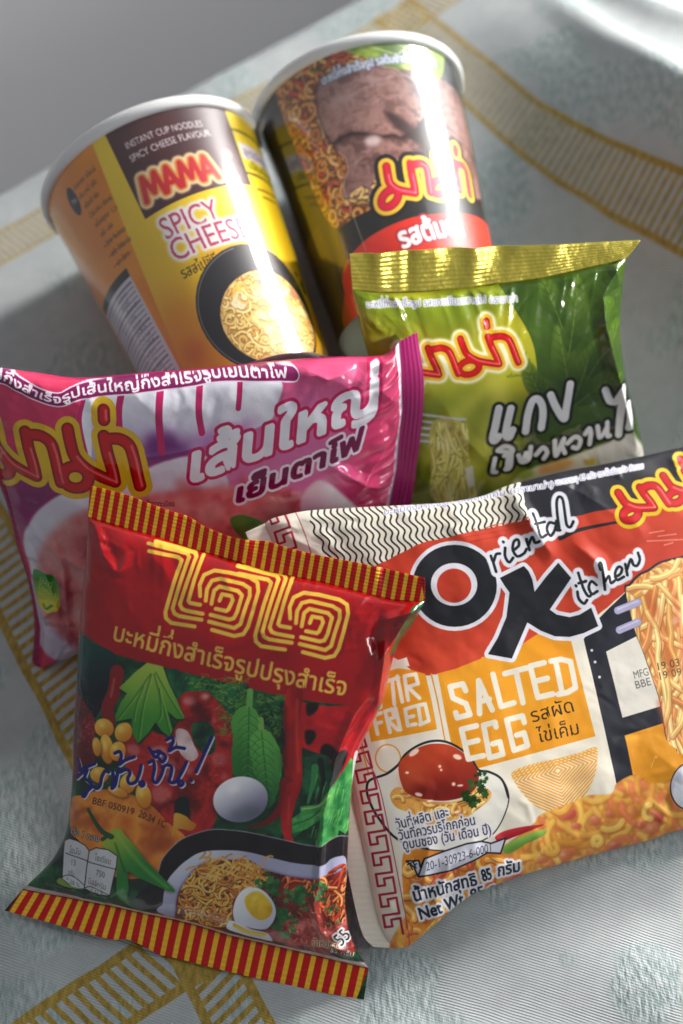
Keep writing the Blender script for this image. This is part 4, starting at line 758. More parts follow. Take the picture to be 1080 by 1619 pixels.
# ------------------------------------------------------------------ cup artwork, unrolled: millimetres along the wall (at a 40 mm radius) by millimetres up
def art_cup_cheese():
    a = Art(-126, 126, -2, 110, 6, None, (222, 140, 24)); full = (0, 0, np.ones((a.H, a.W), np.float32))
    yel = a.grad((0, 100), (0, 0), (240, 206, 40), (236, 184, 26)); org = a.tex((222, 128, 14), (238, 154, 26), 18, 81, 3, 1.4)
    a.comp(full, org); a.poly([(-20.5, 108), (62, 108), (62, -2), (-29, -2)], yel)
    a.poly([(-27, 30), (-14, 34), (0, 10), (62, -2), (-32, -2)], (224, 134, 20), sm=True, op=.8, soft=5); a.ell((14, 44), 16, 8, (232, 150, 40), 20, op=.6, soft=4)
    a.poly([(-15.6, 104), (-15.2, 65), (23, 68.5), (31, 69), (31, 110), (-15.6, 110)], a.tex((66, 32, 34), (80, 42, 42), 14, 83, 3))
    a.text('INSTANT CUP NOODLES', (-10.8, 92.4), (18.2, 93.2), 2.7, (216, 206, 208), em=.686, bold=.12); a.text('SPICY CHEESE FLAVOUR', (-11.2, 87), (20, 89.2), 2.7, (216, 206, 208), em=.686, bold=.12)
    M = lambda p: [(-12+x*29, 70.6+y*9.6+x*1.2) for x, y in p]
    st = [M(p) for p in ([(.0, 0), (.06, .95), (.14, .2), (.22, .95), (.27, 0)], [(.29, 0), (.38, .95), (.47, 0)], [(.32, .3), (.45, .3)], [(.50, 0), (.56, .95), (.64, .2), (.72, .95), (.77, 0)], [(.79, 0), (.88, .95), (.99, 0)], [(.82, .3), (.95, .3)])]
    a.lines(st, 1.9, (200, 36, 44), out=[(1.9, (232, 206, 156), .3), (.8, (226, 140, 60))], sm=False)
    a.lines([[(22.5, 82.5), (24.5, 84), (24.5, 80)]], .5, (200, 60, 60)); a.ell((24, 81.6), 2.4, 2.4, (214, 110, 90), op=.7)
    gl = [(1.3, (240, 232, 232), .5)]
    a.text('SPICY', (-11.4, 54.0), (11.6, 55), 8.4, (190, 70, 96), em=.686, bold=.12, out=gl); a.text('CHEESE', (-11.6, 44.8), (21.5, 46.6), 8.4, (190, 70, 96), em=.686, bold=.12, out=gl)
    a.text('รสสไปซีชีส', (-11.4, 37.9), (6.5, 38.6), 3.3, (84, 60, 14), bold=.15)
    a.ell((15, 18), 28, 26, a.grad((-10, 30), (20, 0), (44, 40, 42), (18, 16, 18))); a.line([(15+27*math.cos(t), 18+25*math.sin(t)) for t in np.linspace(1.7, 4, 20)], .5, (140, 136, 140), op=.7)
    a.ell((18, 14), 23, 19, a.tex((176, 112, 40), (232, 196, 120), 4, 85, 5, 2.2)); r = random.Random(8)
    bowl_ = [(18+22.4*math.cos(t), 14+18.4*math.sin(t)) for t in np.linspace(0, 6.28, 24)]
    a.noodles(bowl_, 420, 1.0, 9, ['dcae58', 'e8c276', 'cc923c', 'e4b868'], 5, 1.5, dark='8a5420')
    for i in range(30):
        x, y, q = r.gauss(22, 8), r.gauss(15, 8), r.uniform(2, 5); t0 = r.uniform(0, 6.28)
        if ((x-18)/20)**2+((y-14)/16)**2 > 1: continue
        a.poly([(x+q*r.uniform(.6, 1.5)*math.cos(t0+k*.9), y+q*.7*r.uniform(.6, 1.4)*math.sin(t0+k*.9)) for k in range(7)], r.choice([(246, 226, 150), (250, 238, 206), (238, 200, 90), (190, 96, 78), (232, 176, 120), (250, 232, 180)]), sm=True, op=.75, soft=.5)
    a.noodles(bowl_, 60, 1.0, 9, ['e4b868', 'eccb84', 'd8a04c'], 25, 1.5, dark='a06a2c')
    a.sprig((42, 30), 5, 10, (40, 80, 20), (90, 130, 50), 3); a.ell((-20, 12), 5, 5, (190, 80, 20), op=.5, soft=2)
    a.poly([(30, 94), (54, 94), (54, 74), (30, 74)], (30, 26, 20)); a.poly([(31, 93), (53, 93), (53, 75), (31, 75)], (226, 196, 50)); a.poly([(32, 88), (52, 88), (52, 81), (32, 81)], (214, 206, 210)); a.poly([(32, 80), (52, 80), (52, 76), (32, 76)], (226, 206, 30))
    a.text('เข้มข้น', (33, 76.8), (50, 76.8), 2.6, (40, 40, 20), bold=.15); a.text('สูตรใหม่', (33, 82.5), (51, 82.5), 3, (120, 110, 130), bold=.2); a.line([(34, 68), (48, 69)], .8, (60, 40, 20)); a.line([(36, 65), (46, 65.6)], .7, (60, 40, 20))
    # back: small print, pill and nutrition panel
    a.ell((-39, 89.5), 2.6, 6, (26, 24, 28)); a.text('TH', (-40.4, 88), (-37.4, 88), 2.4, (214, 214, 220), em=.686)
    words = 'ส่วนประกอบ เส้นบะหมี่ แป้งสาลี น้ำมันปาล์ม เครื่องปรุงรส เกลือ น้ำตาล ผงชีส พริก กระเทียม'.split()
    for i in range(9):
        y = 92-i*4.4; x = -36+.25*i
        for w in (words[i % len(words)], words[(i*3+2) % len(words)]): q = x+len(w)*.62; a.text(w, (x, y), (min(q, -23), y), 1.7, (84, 52, 14), bold=.1); x = q+.8
        if i > 5: a.line([(-36, y+1), (-26, y+1)], .5, (84, 52, 14), op=.5)
    a.poly([(-60, 53), (-31, 53), (-29.6, 10), (-60, 10)], (214, 212, 220)); a.poly([(-60, 54), (-31, 54), (-31, 50.6), (-60, 50.6)], (24, 22, 26))
    for i in range(20): a.line([(-59, 48.5-i*1.95), (-32, 48.5-i*1.95)], .4 if i % 4 else .8, (110, 108, 124))
    for i in range(12): a.text(words[i % len(words)], (-44, 46-i*3), (-35+r.uniform(-3, 2), 46-i*3), 1.2, (80, 78, 90))
    a.poly([(62, 108), (126, 108), (126, -2), (62, -2)], org); a.poly([(-126, 108), (-62, 108), (-62, -2), (-126, -2)], org)
    return a

def art_cup_beef():
    a = Art(-126, 126, -2, 110, 6, None, (26, 24, 22)); r = random.Random(3)
    a.comp((0, 0, np.ones((a.H, a.W), np.float32)), a.tex((16, 16, 16), (40, 38, 34), 20, 91, 3, 1.6))
    nb = [(-39, 100), (-26, 108), (-4, 108), (0, 96), (4, 80), (0, 50), (-10, 36), (-22, 34), (-34, 36), (-38, 60)]
    a.poly(nb, (120, 70, 24), sm=True); a.noodles(nb, 420, 1.5, 11, ['b8762c', 'cc9040', '9a5c20', 'c4863a', 'a83c1c', 'd4a050'], 4, 1.5, dark='3a1e0a')
    for i in range(14): a.ell((r.uniform(-37, -14), r.uniform(40, 104)), r.uniform(.6, 1.5), r.uniform(.5, 1), r.choice([(180, 40, 20), (70, 100, 30), (200, 90, 30)]), r.uniform(0, 180))
    a.poly([(-12, 108), (-8, 99), (2, 92), (10, 84), (18, 80), (32, 88), (34, 108)], a.tex((104, 136, 36), (182, 200, 92), 5, 93, 5, 2.2), sm=True); a.poly([(2, 100), (12, 92), (20, 100), (14, 106)], (60, 90, 40), sm=True, op=.6, soft=2)
    for p in ([(-6, 104), (6, 96), (22, 90)], [(4, 106), (14, 98), (28, 96)], [(10, 92), (20, 100)]): a.line(p, .7, (206, 218, 140), op=.7)
    mt = lambda q: a.tex((86, 54, 50), (158, 118, 110), 5, q, 5, 2.4, c2=(118, 80, 74))
    for i, pg in enumerate(([(10, 86), (26, 86), (44, 84), (50, 70), (46, 58), (32, 60), (20, 66), (12, 74)], [(-22, 66), (-18, 54), (-24, 44), (-14, 37), (2, 36), (16, 42), (20, 50), (10, 58), (-4, 66), (-14, 70)], [(18, 64), (34, 62), (48, 58), (47, 42), (34, 36), (24, 38), (20, 50)], [(-21, 88), (-12, 92), (0, 91), (12, 86), (19, 80), (17, 68), (8, 60), (-4, 62), (-14, 66), (-22, 66), (-24, 78)])):
        z = smooth(pg, True, 4); z = z+np.c_[[r.gauss(0, .35) for _ in z], [r.gauss(0, .35) for _ in z]]
        a.poly(z+[.9, -1.6], (34, 14, 12), soft=1.0); a.poly(z, mt(95+i)); zc = z.mean(0)
        a.line(np.vstack([z, z[:1]]), 1.1, (54, 28, 25), sm=False, op=.55, soft=.4); a.poly(zc+(z-zc)*.8+[-.8, 1.2], r.choice([(176, 134, 126), (130, 92, 86), (196, 158, 150)]), op=.35, soft=1.6); a.line(np.vstack([z[2:len(z)//2]]), .7, (214, 176, 168), op=.6, sm=False)
        for k in range(26):
            x, y = zc+[r.gauss(0, 7), r.gauss(0, 6)]; q = r.uniform(-.4, .5); a.line([(x, y), (x+r.uniform(2, 6), y+q*3)], r.uniform(.3, .9), r.choice([(204, 166, 158), (84, 46, 44), (176, 128, 120), (96, 56, 52)]), op=.5, soft=.3)
    for w in ([(1, 70), (5, 69), (12, 62), (20, 50), (23, 40), (18, 46), (10, 57), (4, 63)], [(15, 80), (20, 83), (23, 76), (19, 72)]): a.poly(w, (44, 22, 19), sm=True, soft=.8, op=.9)
    a.ell((-6, 60), 3.2, 2.2, (226, 206, 206), 0, op=.8, soft=.8); a.ell((-12, 80), 7, 2.5, (214, 180, 174), 10, op=.5, soft=1.6); a.ell((0, 84), 4, 1.5, (220, 190, 184), -20, op=.5, soft=1)
    a.noodles([(-24, 40), (0, 34), (12, 40), (8, 44), (-16, 44)], 50, 1.4, 8, ['c8a060', 'a87c3c', 'b88c4c', 'd8b070'], 7, 1.2, dark='3a2410')
    a.poly([(44, 108), (62, 108), (62, 20), (48, 34), (50, 60), (46, 84)], a.tex((70, 84, 50), (130, 130, 110), 6, 97), sm=True, op=.7)
    a.text('บะหมี่กึ่งสำเร็จรูป รสต้มยำเนื้อ ตรามาม่า', (-18.5, 88.5), (30, 91.6), 2.6, (222, 226, 236), bold=.2, out=[(.5, (110, 116, 140), .3)])
    LG = [(385, 280), (430, 530), (590, 310)]; dst = [(-3.6, 48.5), (-5.6, 36.5), (6.2, 48)]; src = [(x-447, y) for x, y in LG]
    S = np.linalg.solve(np.c_[np.array(src, float), np.ones(3)], np.array(dst, float)); g = [np.c_[np.array(p, float)-[447*j, 0], np.ones(len(p))]@S for p in LOGO_U for j in (1, 0)]+[np.c_[np.array(LOGO_D, float), np.ones(2)]@S]
    a.lines(g, 3.4, (120, 8, 18), out=[(3.4, (24, 20, 18)), (1.7, (226, 178, 50))]); a.lines(g, 2.6, (200, 20, 52))
    for p in g[:6]: a.line(np.asarray(p)[1:]+[.4, 0], .6, (244, 150, 160), op=.7)
    a.poly([(-40, 10), (-36, 18), (-22, 23.6), (0, 26.5), (17, 27.2), (42, 29.4), (60, 28), (60, -2), (-42, -2)], a.tex((196, 34, 22), (220, 56, 32), 14, 99), sm=True)
    a.text('รสต้มยำ', (-6.5, 15.6), (25, 19), 6.2, (226, 222, 226), bold=.5, out=[(1.1, (160, 40, 50), .3)])
    a.poly([(-60, 40), (-41, 40), (-41, -2), (-60, -2)], (110, 94, 40), op=.5); a.line([(-25.5, 102), (-22, 20)], .5, (180, 176, 170), op=.6)
    return a
# ------------------------------------------------------------------ materials
def mat(name):
    m = bpy.data.materials.new(name); m.use_nodes = True; nt = m.node_tree
    return m, nt, nt.nodes['Principled BSDF']
def bump(nt, b, scale, strength, dist=.001, detail=3, coord='Object', chain=None):
    tc = nt.nodes.new('ShaderNodeTexCoord'); n = nt.nodes.new('ShaderNodeTexNoise'); n.inputs['Scale'].default_value = scale; n.inputs['Detail'].default_value = detail
    nt.links.new(tc.outputs[coord], n.inputs['Vector']); bp = nt.nodes.new('ShaderNodeBump'); bp.inputs['Strength'].default_value = strength; bp.inputs['Distance'].default_value = dist
    nt.links.new(n.outputs['Fac'], bp.inputs['Height'])
    if chain: nt.links.new(chain.outputs['Normal'], bp.inputs['Normal'])
    nt.links.new(bp.outputs['Normal'], b.inputs['Normal']); return bp
def film(name, art, rough, coat=0.0, crinkle=.3, metal=0.0):
    m, nt, b = mat(name)
    if isinstance(art, Art):
        t = nt.nodes.new('ShaderNodeTexImage'); t.image = art.image(name+'_print'); t.interpolation = 'Cubic'; t.extension = 'EXTEND'
        nt.links.new(t.outputs['Color'], b.inputs['Base Color'])
    else: b.inputs['Base Color'].default_value = art
    b.inputs['Roughness'].default_value = rough; b.inputs['Metallic'].default_value = metal
    b.inputs['Coat Weight'].default_value = coat; b.inputs['Coat Roughness'].default_value = .06; b.inputs['Coat IOR'].default_value = 1.55; b.inputs['Specular IOR Level'].default_value = .25
    c = bump(nt, b, 75, crinkle*.9, .0016, 4); bump(nt, b, 420, crinkle*.3, .0003, 2, chain=c)
    return m
def lin(c): return tuple((x/255/12.92 if x/255 <= .04045 else ((x/255+.055)/1.055)**2.4) for x in c)+(1,)

# ------------------------------------------------------------------ mesh helpers
def obj(name, V, F, mats, parent=None, uv=None, fm=None, smooth_=True):
    me = bpy.data.meshes.new(name); V = np.asarray(V, np.float32); F = np.asarray(F, np.int32)
    me.vertices.add(len(V)); me.vertices.foreach_set('co', V.ravel())
    me.loops.add(F.size); me.loops.foreach_set('vertex_index', F.ravel())
    me.polygons.add(len(F)); k = F.shape[1]; me.polygons.foreach_set('loop_start', np.arange(0, F.size, k, dtype=np.int32))
    me.polygons.foreach_set('loop_total', np.full(len(F), k, np.int32))
    for m in mats: me.materials.append(m)
    if fm is not None: me.polygons.foreach_set('material_index', np.asarray(fm, np.int32))
    me.update(calc_edges=True)
    if uv is not None:
        l = me.uv_layers.new(name='print'); l.data.foreach_set('uv', np.asarray(uv, np.float32)[F.ravel()].ravel())
    me.validate(); me.polygons.foreach_set('use_smooth', np.full(len(me.polygons), smooth_))
    o = bpy.data.objects.new(name, me); COL.objects.link(o)
    if parent is not None: o.parent = parent
    return o
def grid_faces(r, c, wrap=False):
    i = np.arange(r-1)[:, None]; j = np.arange(c if wrap else c-1)[None, :]; j2 = (j+1) % c
    return np.stack([i*c+j, i*c+j2, (i+1)*c+j2, (i+1)*c+j], -1).reshape(-1, 4)
def thing(name, label, cat, M=None, group=None):
    o = bpy.data.objects.new(name, None); COL.objects.link(o); o.empty_display_size = .02
    o['label'] = label; o['category'] = cat
    if group: o['group'] = group
    if M is not None: o.matrix_world = M
    return o
def resamp(c, n, t=None):
    P = smooth(np.array(c, float), False, 8); L = np.r_[0, np.cumsum(np.hypot(*np.diff(P, axis=0).T))]; L /= L[-1]
    t = np.linspace(0, 1, n) if t is None else t
    return np.c_[np.interp(t, L, P[:, 0]), np.interp(t, L, P[:, 1])]
def coons(bot, top, left, right, U, Vv):
    """U, Vv in 0..1 (arrays of one shape)"""
    f = lambda c, t: (lambda P: np.stack([np.interp(t, np.linspace(0, 1, 400), P[:, 0]), np.interp(t, np.linspace(0, 1, 400), P[:, 1])], -1))(resamp(c, 400))
    B, T, L, R = f(bot, U), f(top, U), f(left, Vv), f(right, Vv); u, v = U[..., None], Vv[..., None]
    c00, c10, c01, c11 = map(np.array, (bot[0], bot[-1], top[0], top[-1]))
    return (1-v)*B+v*T+(1-u)*L+u*R-((1-u)*(1-v)*c00+u*(1-v)*c10+(1-u)*v*c01+u*v*c11)
def segdist(P, line):
    L = np.array(line, float); d = np.full(P.shape[:-1], 1e9); tt = np.zeros(P.shape[:-1])
    for i in range(len(L)-1):
        a, b = L[i], L[i+1]; e = b-a; t = np.clip(((P-a)@e)/(e@e), 0, 1); q = np.hypot(*np.moveaxis(P-a-t[..., None]*e, -1, 0))
        tt = np.where(q < d, (i+t)/(len(L)-1), tt); d = np.minimum(d, q)
    return d, tt
def fieldnoise(P, cell, seed, octv=3):
    """smooth noise over points in mm, about -.5 .. .5"""
    N = vnoise(420, 420, 40, octv, seed)-.5; k = 40/cell
    x = np.clip((P[..., 0]*k+210), 0, 418.9); y = np.clip((P[..., 1]*k+210), 0, 418.9)
    x0, y0 = x.astype(int), y.astype(int); fx, fy = x-x0, y-y0
    return N[y0, x0]*(1-fx)*(1-fy)+N[y0, x0+1]*fx*(1-fy)+N[y0+1, x0]*(1-fx)*fy+N[y0+1, x0+1]*fx*fy

def packet(name, key, label, art, mats, axis, T, seals, creases=(), amp=1.0, n=2.3, seed=0, prof=3.0, group=None, warp=None, cat='noodle packet', fan=1.0, crumple=150):
    """a pillow bag: flat crimped seals at two ends, a swollen pouch between them (all in local mm)"""
    import mathutils
    D = PACKS[key]; Bm = np.array(D['B']); Mx = mathutils.Matrix(np.r_[np.c_[Bm.T, D['O']], [[0, 0, 0, 1]]].tolist())
    root = thing(name, label, cat, Mx, group)
    mfilm, mback, mseal = mats
    uvf = lambda XY: np.c_[(XY[:, 0]-art.x0)/(art.x1-art.x0), (XY[:, 1]-art.y0)/(art.y1-art.y0)]
    if axis == 'v': bot, top, left, right = D['inbot'], D['intop'], D['left'][::-1], D['right'][::-1]
    else: bot, top, left, right = D['bot'], D['top'], D['inleft'][::-1], D['inright'][::-1]
    nf, nb, nl = 300, 70, 320
    ph = np.r_[np.linspace(-90, 90, nf), np.linspace(90, 270, nb)[1:-1]]; s_, c_ = np.sin(np.radians(ph)), np.cos(np.radians(ph))
    ax = np.sign(s_)*np.abs(s_)**(2/n); az = np.sign(c_)*np.abs(c_)**(2/n); az = np.where(az < 0, az*.8, az)
    bl = (1-np.cos(np.linspace(0, np.pi, nl)))/2*.5+np.linspace(0, 1, nl)*.5
    AX, BL = np.meshgrid(ax, bl); AZ = np.broadcast_to(az, AX.shape); front = AZ >= 0
    if axis == 'v': XY = coons(bot, top, left, right, (AX+1)/2, BL)
    else: XY = coons(bot, top, left, right, BL, (1-AX)/2)
    t = np.abs(2*BL-1); thick = T*(1-t**prof)**.62
    Z = thick*AZ
    wz = warp(XY) if warp else 0
    # film wrinkles: broad dents, then creases that fan out of the seals
    fr = np.where(front, 1, .6)*np.clip(np.abs(AZ)*2.5, 0, 1)
    Z = Z+fr*amp*(1.5*fieldnoise(XY, 22, seed+1)+.7*fieldnoise(XY, 9, seed+2))*np.clip((1-t)*8, 0, 1)
    dm = np.minimum(BL, 1-BL)*np.hypot(*(np.mean(np.array(top), 0)-np.mean(np.array(bot), 0))) if axis == 'v' else np.minimum(BL, 1-BL)*np.hypot(*(np.mean(np.array(right), 0)-np.mean(np.array(left), 0)))
    q = np.stack([AX*60+dm*np.sign(AX)*.25, dm*.35+np.where(BL > .5, 200, 0)], -1)
    rid = 1-2*np.abs(fieldnoise(q, 9, seed+3, 2)); rid = np.clip(rid-.55, 0, 1)/.45
    Z = Z+fr*amp*fan*1.5*rid*np.exp(-dm/9)*np.clip(dm/1.5, 0, 1)
    q = np.stack([XY[..., 0]*.8+XY[..., 1]*.6, XY[..., 0]*-.3+XY[..., 1]*.4], -1)
    rid = np.clip(1-3.2*np.abs(fieldnoise(q, 26, seed+4, 2)), 0, 1)**3
    edge = np.clip(np.abs(AX)*1.6-.55, 0, 1)
    Z = Z+fr*amp*.8*rid*edge
    H1 = np.array(D['H']); r = random.Random(seed)
    lo, hi = XY.reshape(-1, 2).min(0), XY.reshape(-1, 2).max(0)
    # many small sharp creases, most of them near the seals and the folded sides
    for k in range(crumple):
        i0 = int(nl*min(max(r.choice((abs(r.gauss(0, .13)), 1-abs(r.gauss(0, .13)), r.random())), .02), .98)); j0 = int(nf*min(max(r.choice((abs(r.gauss(.08, .12)), 1-abs(r.gauss(.08, .12)), r.random())), .03), .97))
        c = XY[i0, j0]; ctr = (lo+hi)/2; toward = math.atan2(*(ctr-c)[::-1]); a_ = (toward+r.gauss(0, .5)) if r.random() < .7 else r.uniform(0, 6.28); ln = r.uniform(4, 20)
        L = [c, c+.5*ln*np.array([math.cos(a_), math.sin(a_)]), c+ln*np.array([math.cos(a_+r.gauss(0, .4)), math.sin(a_+r.gauss(0, .4))])]
        d, tt = segdist(XY, L); w_ = r.uniform(1.0, 3.6); Z = Z+fr*r.choice((1, 1, -1))*r.uniform(.16, .2+.12*w_)*amp*np.clip(1-d/w_, 0, 1)*np.sin(np.pi*np.clip(tt, 0, 1))
    for cr in creases:
        pts, h, w = cr[:3]; L = np.c_[np.array(pts, float), np.ones(len(pts))]@H1.T; L = L[:, :2]/L[:, 2:]
        d, tt = segdist(XY, L); Z = Z+np.where(front, 1, 0)*1.35*h*np.clip(1-d/w, 0, 1)**1.4*np.sin(np.pi*np.clip(tt*.9+.05, 0, 1))**.6*np.clip(np.abs(AZ)*4, 0, 1)
    Z = Z+wz
    V = np.c_[XY.reshape(-1, 2), Z.reshape(-1)]
    F = grid_faces(nl, len(ph), True)
    fm = (np.arange(len(F)) % len(ph) >= nf-1).astype(int)
    obj('pouch', V/1000, F, [mfilm, mback], root, uvf(V[:, :2]), fm)
    # seals
    for i, (a, b) in enumerate([('bot', 'inbot'), ('intop', 'top')] if axis == 'v' else [('left', 'inleft'), ('inright', 'right')]):
        opt = seals[i]; nu, nv = 400, 44
        A, C = resamp(D[a], nu), resamp(D[b], nu)
        v = np.linspace(0, 1, nv)[:, None, None]; XYs = A[None]*(1-v)+C[None]*v
        out = np.linspace(1, 0, nv) if i == 0 else np.linspace(0, 1, nv)      # 1 at the free edge
        u = np.linspace(0, 1, nu)[None, :]; o = out[:, None]
        W = opt.get('wave', 1.0)*(2.4*fieldnoise(XYs, 30, seed+7+i))*o+opt.get('curl', 0)*o**2
        if 'fold' in opt:
            for (fu, fw, fh) in opt['fold']: W = W+fh*np.exp(-((u-fu)/fw)**2)*(.3+.7*o)
        ribs = opt.get('ribs', 8); amp_r = opt.get('amp', .16)
        if opt.get('dir', 'along') == 'along': Rb = amp_r*np.sin(o*ribs*2*np.pi)
        else: Rb = amp_r*np.sin(u*ribs*2*np.pi)
        Rb = Rb*np.clip(o*6, 0, 1)*np.clip((1-o)*9, 0, 1)
        wz = warp(XYs) if warp else 0
        z = W+Rb+wz
        k = nu*nv; Vt = np.c_[XYs.reshape(-1, 2), (z+.28).reshape(-1)]; Vb = np.c_[XYs.reshape(-1, 2), (z-.28).reshape(-1)]
        g = grid_faces(nv, nu); idx = np.arange(k).reshape(nv, nu)
        ring = np.r_[idx[0, :-1], idx[:-1, -1], idx[-1, :0:-1], idx[:0:-1, 0]]; r2 = np.roll(ring, -1)
        side = np.c_[ring, ring+k, r2+k, r2]
        Fs = np.r_[g, g[:, ::-1]+k, side]
        obj('seal', np.r_[Vt, Vb]/1000, Fs, [opt.get('mat', mseal), mback], root, uvf(np.r_[Vt, Vb][:, :2]), np.r_[np.zeros(len(g)), np.ones(len(g)), np.zeros(len(side))])
    return root

def lathe(name, prof, mats, parent, seg=160, uv=None):
    P = np.array(prof, float); th = np.linspace(0, 2*np.pi, seg+1)
    V = np.stack([P[:, 0:1]*np.sin(th), P[:, 0:1]*np.cos(th), np.repeat(P[:, 1:2], seg+1, 1)], -1).reshape(-1, 3)
    F = grid_faces(len(P), seg+1)
    UV = None
    if uv:
        TH = th-np.pi; V = np.stack([P[:, 0:1]*np.sin(TH), P[:, 0:1]*np.cos(TH), np.repeat(P[:, 1:2], seg+1, 1)], -1).reshape(-1, 3)
        Uu = np.broadcast_to((TH*40+126)/252, (len(P), seg+1)); Vv = np.broadcast_to((P[:, 1:2]*1000+2)/112, (len(P), seg+1)); UV = np.stack([Uu, Vv], -1).reshape(-1, 2)
    return obj(name, V, F, mats, parent, UV)

def cup(label, art, base, axis, R, Rb, L, tag_):
    import mathutils
    a = np.array(axis); a /= np.linalg.norm(a); e1 = np.cross(a, [0, 0, 1]); e1 /= np.linalg.norm(e1); e2 = np.cross(e1, a)
    Mx = mathutils.Matrix(np.r_[np.c_[e1, e2, a, np.array(base)], [[0, 0, 0, 1]]].tolist())
    root = thing('noodle_cup', label, 'noodle cup', Mx)
    m, nt, b = mat('cup_print_'+tag_)
    t = nt.nodes.new('ShaderNodeTexImage'); t.image = art.image('cup_print_'+tag_); t.interpolation = 'Cubic'
    nt.links.new(t.outputs['Color'], b.inputs['Base Color']); b.inputs['Roughness'].default_value = .42
    b.inputs['Coat Weight'].default_value = 1.0; b.inputs['Coat Roughness'].default_value = .045; b.inputs['Coat IOR'].default_value = 1.75
    # shrink wrap: long faint drawn lines in the clear film
    tc = nt.nodes.new('ShaderNodeTexCoord'); mp = nt.nodes.new('ShaderNodeMapping'); mp.inputs['Scale'].default_value = (60, 60, 9)
    n = nt.nodes.new('ShaderNodeTexNoise'); n.inputs['Scale'].default_value = 2.2; n.inputs['Detail'].default_value = 4
    nt.links.new(tc.outputs['Object'], mp.inputs['Vector']); nt.links.new(mp.outputs['Vector'], n.inputs['Vector'])
    bp = nt.nodes.new('ShaderNodeBump'); bp.inputs['Strength'].default_value = .22; bp.inputs['Distance'].default_value = .0012
    nt.links.new(n.outputs['Fac'], bp.inputs['Height']); nt.links.new(bp.outputs['Normal'], b.inputs['Coat Normal'])
    wall = lathe('cup_wall', [(Rb+(R-Rb)*q, L*q-.0005) for q in np.linspace(0, .985, 60)], [m], root, 240, True)
    w, nt, b = mat('cup_card_'+tag_); b.inputs['Base Color'].default_value = (.80, .80, .79, 1); b.inputs['Roughness'].default_value = .38; b.inputs['Coat Weight'].default_value = .4; bump(nt, b, 300, .1, .0003)
    rr = .0021; lathe('rim', [(R-.0002+rr*math.cos(q), L-.0018+rr*1.25*math.sin(q)) for q in np.linspace(-2.4, 3.9, 22)], [w], root)
    lathe('lid', [(R-.0012, L-.0012), (R-.004, L-.0018), (R*.5, L-.0019), (.0001, L-.0019)], [w], root)
    lathe('base', [(Rb-.0003, .0002), (Rb-.002, -.0004), (Rb-.0028, .0036), (.0001, .0038)], [w], root)
    return root
# ------------------------------------------------------------------ the setting: wall, table, cloth
def node_expr(nt):
    def M(op, a, b=None, c=None, clamp=False):
        n = nt.nodes.new('ShaderNodeMath'); n.operation = op; n.use_clamp = clamp
        for i, v in enumerate((a, b, c)):
            if v is None: continue
            if isinstance(v, (int, float)): n.inputs[i].default_value = v
            else: nt.links.new(v, n.inputs[i])
        return n.outputs[0]
    return M
def struct(o): o['kind'] = 'structure'; return o

m_wall, nt, b = mat('wall_paint'); tcn = nt.nodes.new('ShaderNodeTexCoord'); nz = nt.nodes.new('ShaderNodeTexNoise'); nz.inputs['Scale'].default_value = 5; nz.inputs['Detail'].default_value = 5
rp = nt.nodes.new('ShaderNodeValToRGB'); rp.color_ramp.elements[0].position = .35; rp.color_ramp.elements[1].position = .7; rp.color_ramp.elements[0].color = (.89, .865, .87, 1); rp.color_ramp.elements[1].color = (.91, .885, .89, 1)
nt.links.new(tcn.outputs['Object'], nz.inputs['Vector']); nt.links.new(nz.outputs['Fac'], rp.inputs['Fac']); nt.links.new(rp.outputs['Color'], b.inputs['Base Color']); b.inputs['Roughness'].default_value = .8; bump(nt, b, 240, .15, .0008)
# the table's back edge runs along this direction; the wall stands a little beyond it
EA = np.array([-.1472, .1697]); ED = np.array([math.cos(D2R(35)), math.sin(D2R(35))]); EN = np.array([-ED[1], ED[0]])
def at_edge(s, q): p = EA+ED*s+EN*q; return p
p0, p1 = at_edge(-1.4, .20), at_edge(2.0, .20)
V = [(*p0, -1.0), (*p1, -1.0), (*p1, 1.2), (*p0, 1.2)]; struct(obj('wall', V, [(0, 1, 2, 3)], [m_wall], smooth_=False))
m_tab, nt, b = mat('table_wood'); b.inputs['Base Color'].default_value = (.25, .17, .11, 1); b.inputs['Roughness'].default_value = .5; bump(nt, b, 40, .2)
q = [at_edge(-.5, -.004), at_edge(1.0, -.004), at_edge(1.0, -1.0), at_edge(-.5, -1.0)]
V = [(*p, z) for z in (-.034, -.004) for p in q]; struct(obj('table_top', V, [(3, 2, 1, 0), (4, 5, 6, 7), (0, 1, 5, 4), (1, 2, 6, 5), (2, 3, 7, 6), (3, 0, 4, 7)], [m_tab], smooth_=False))

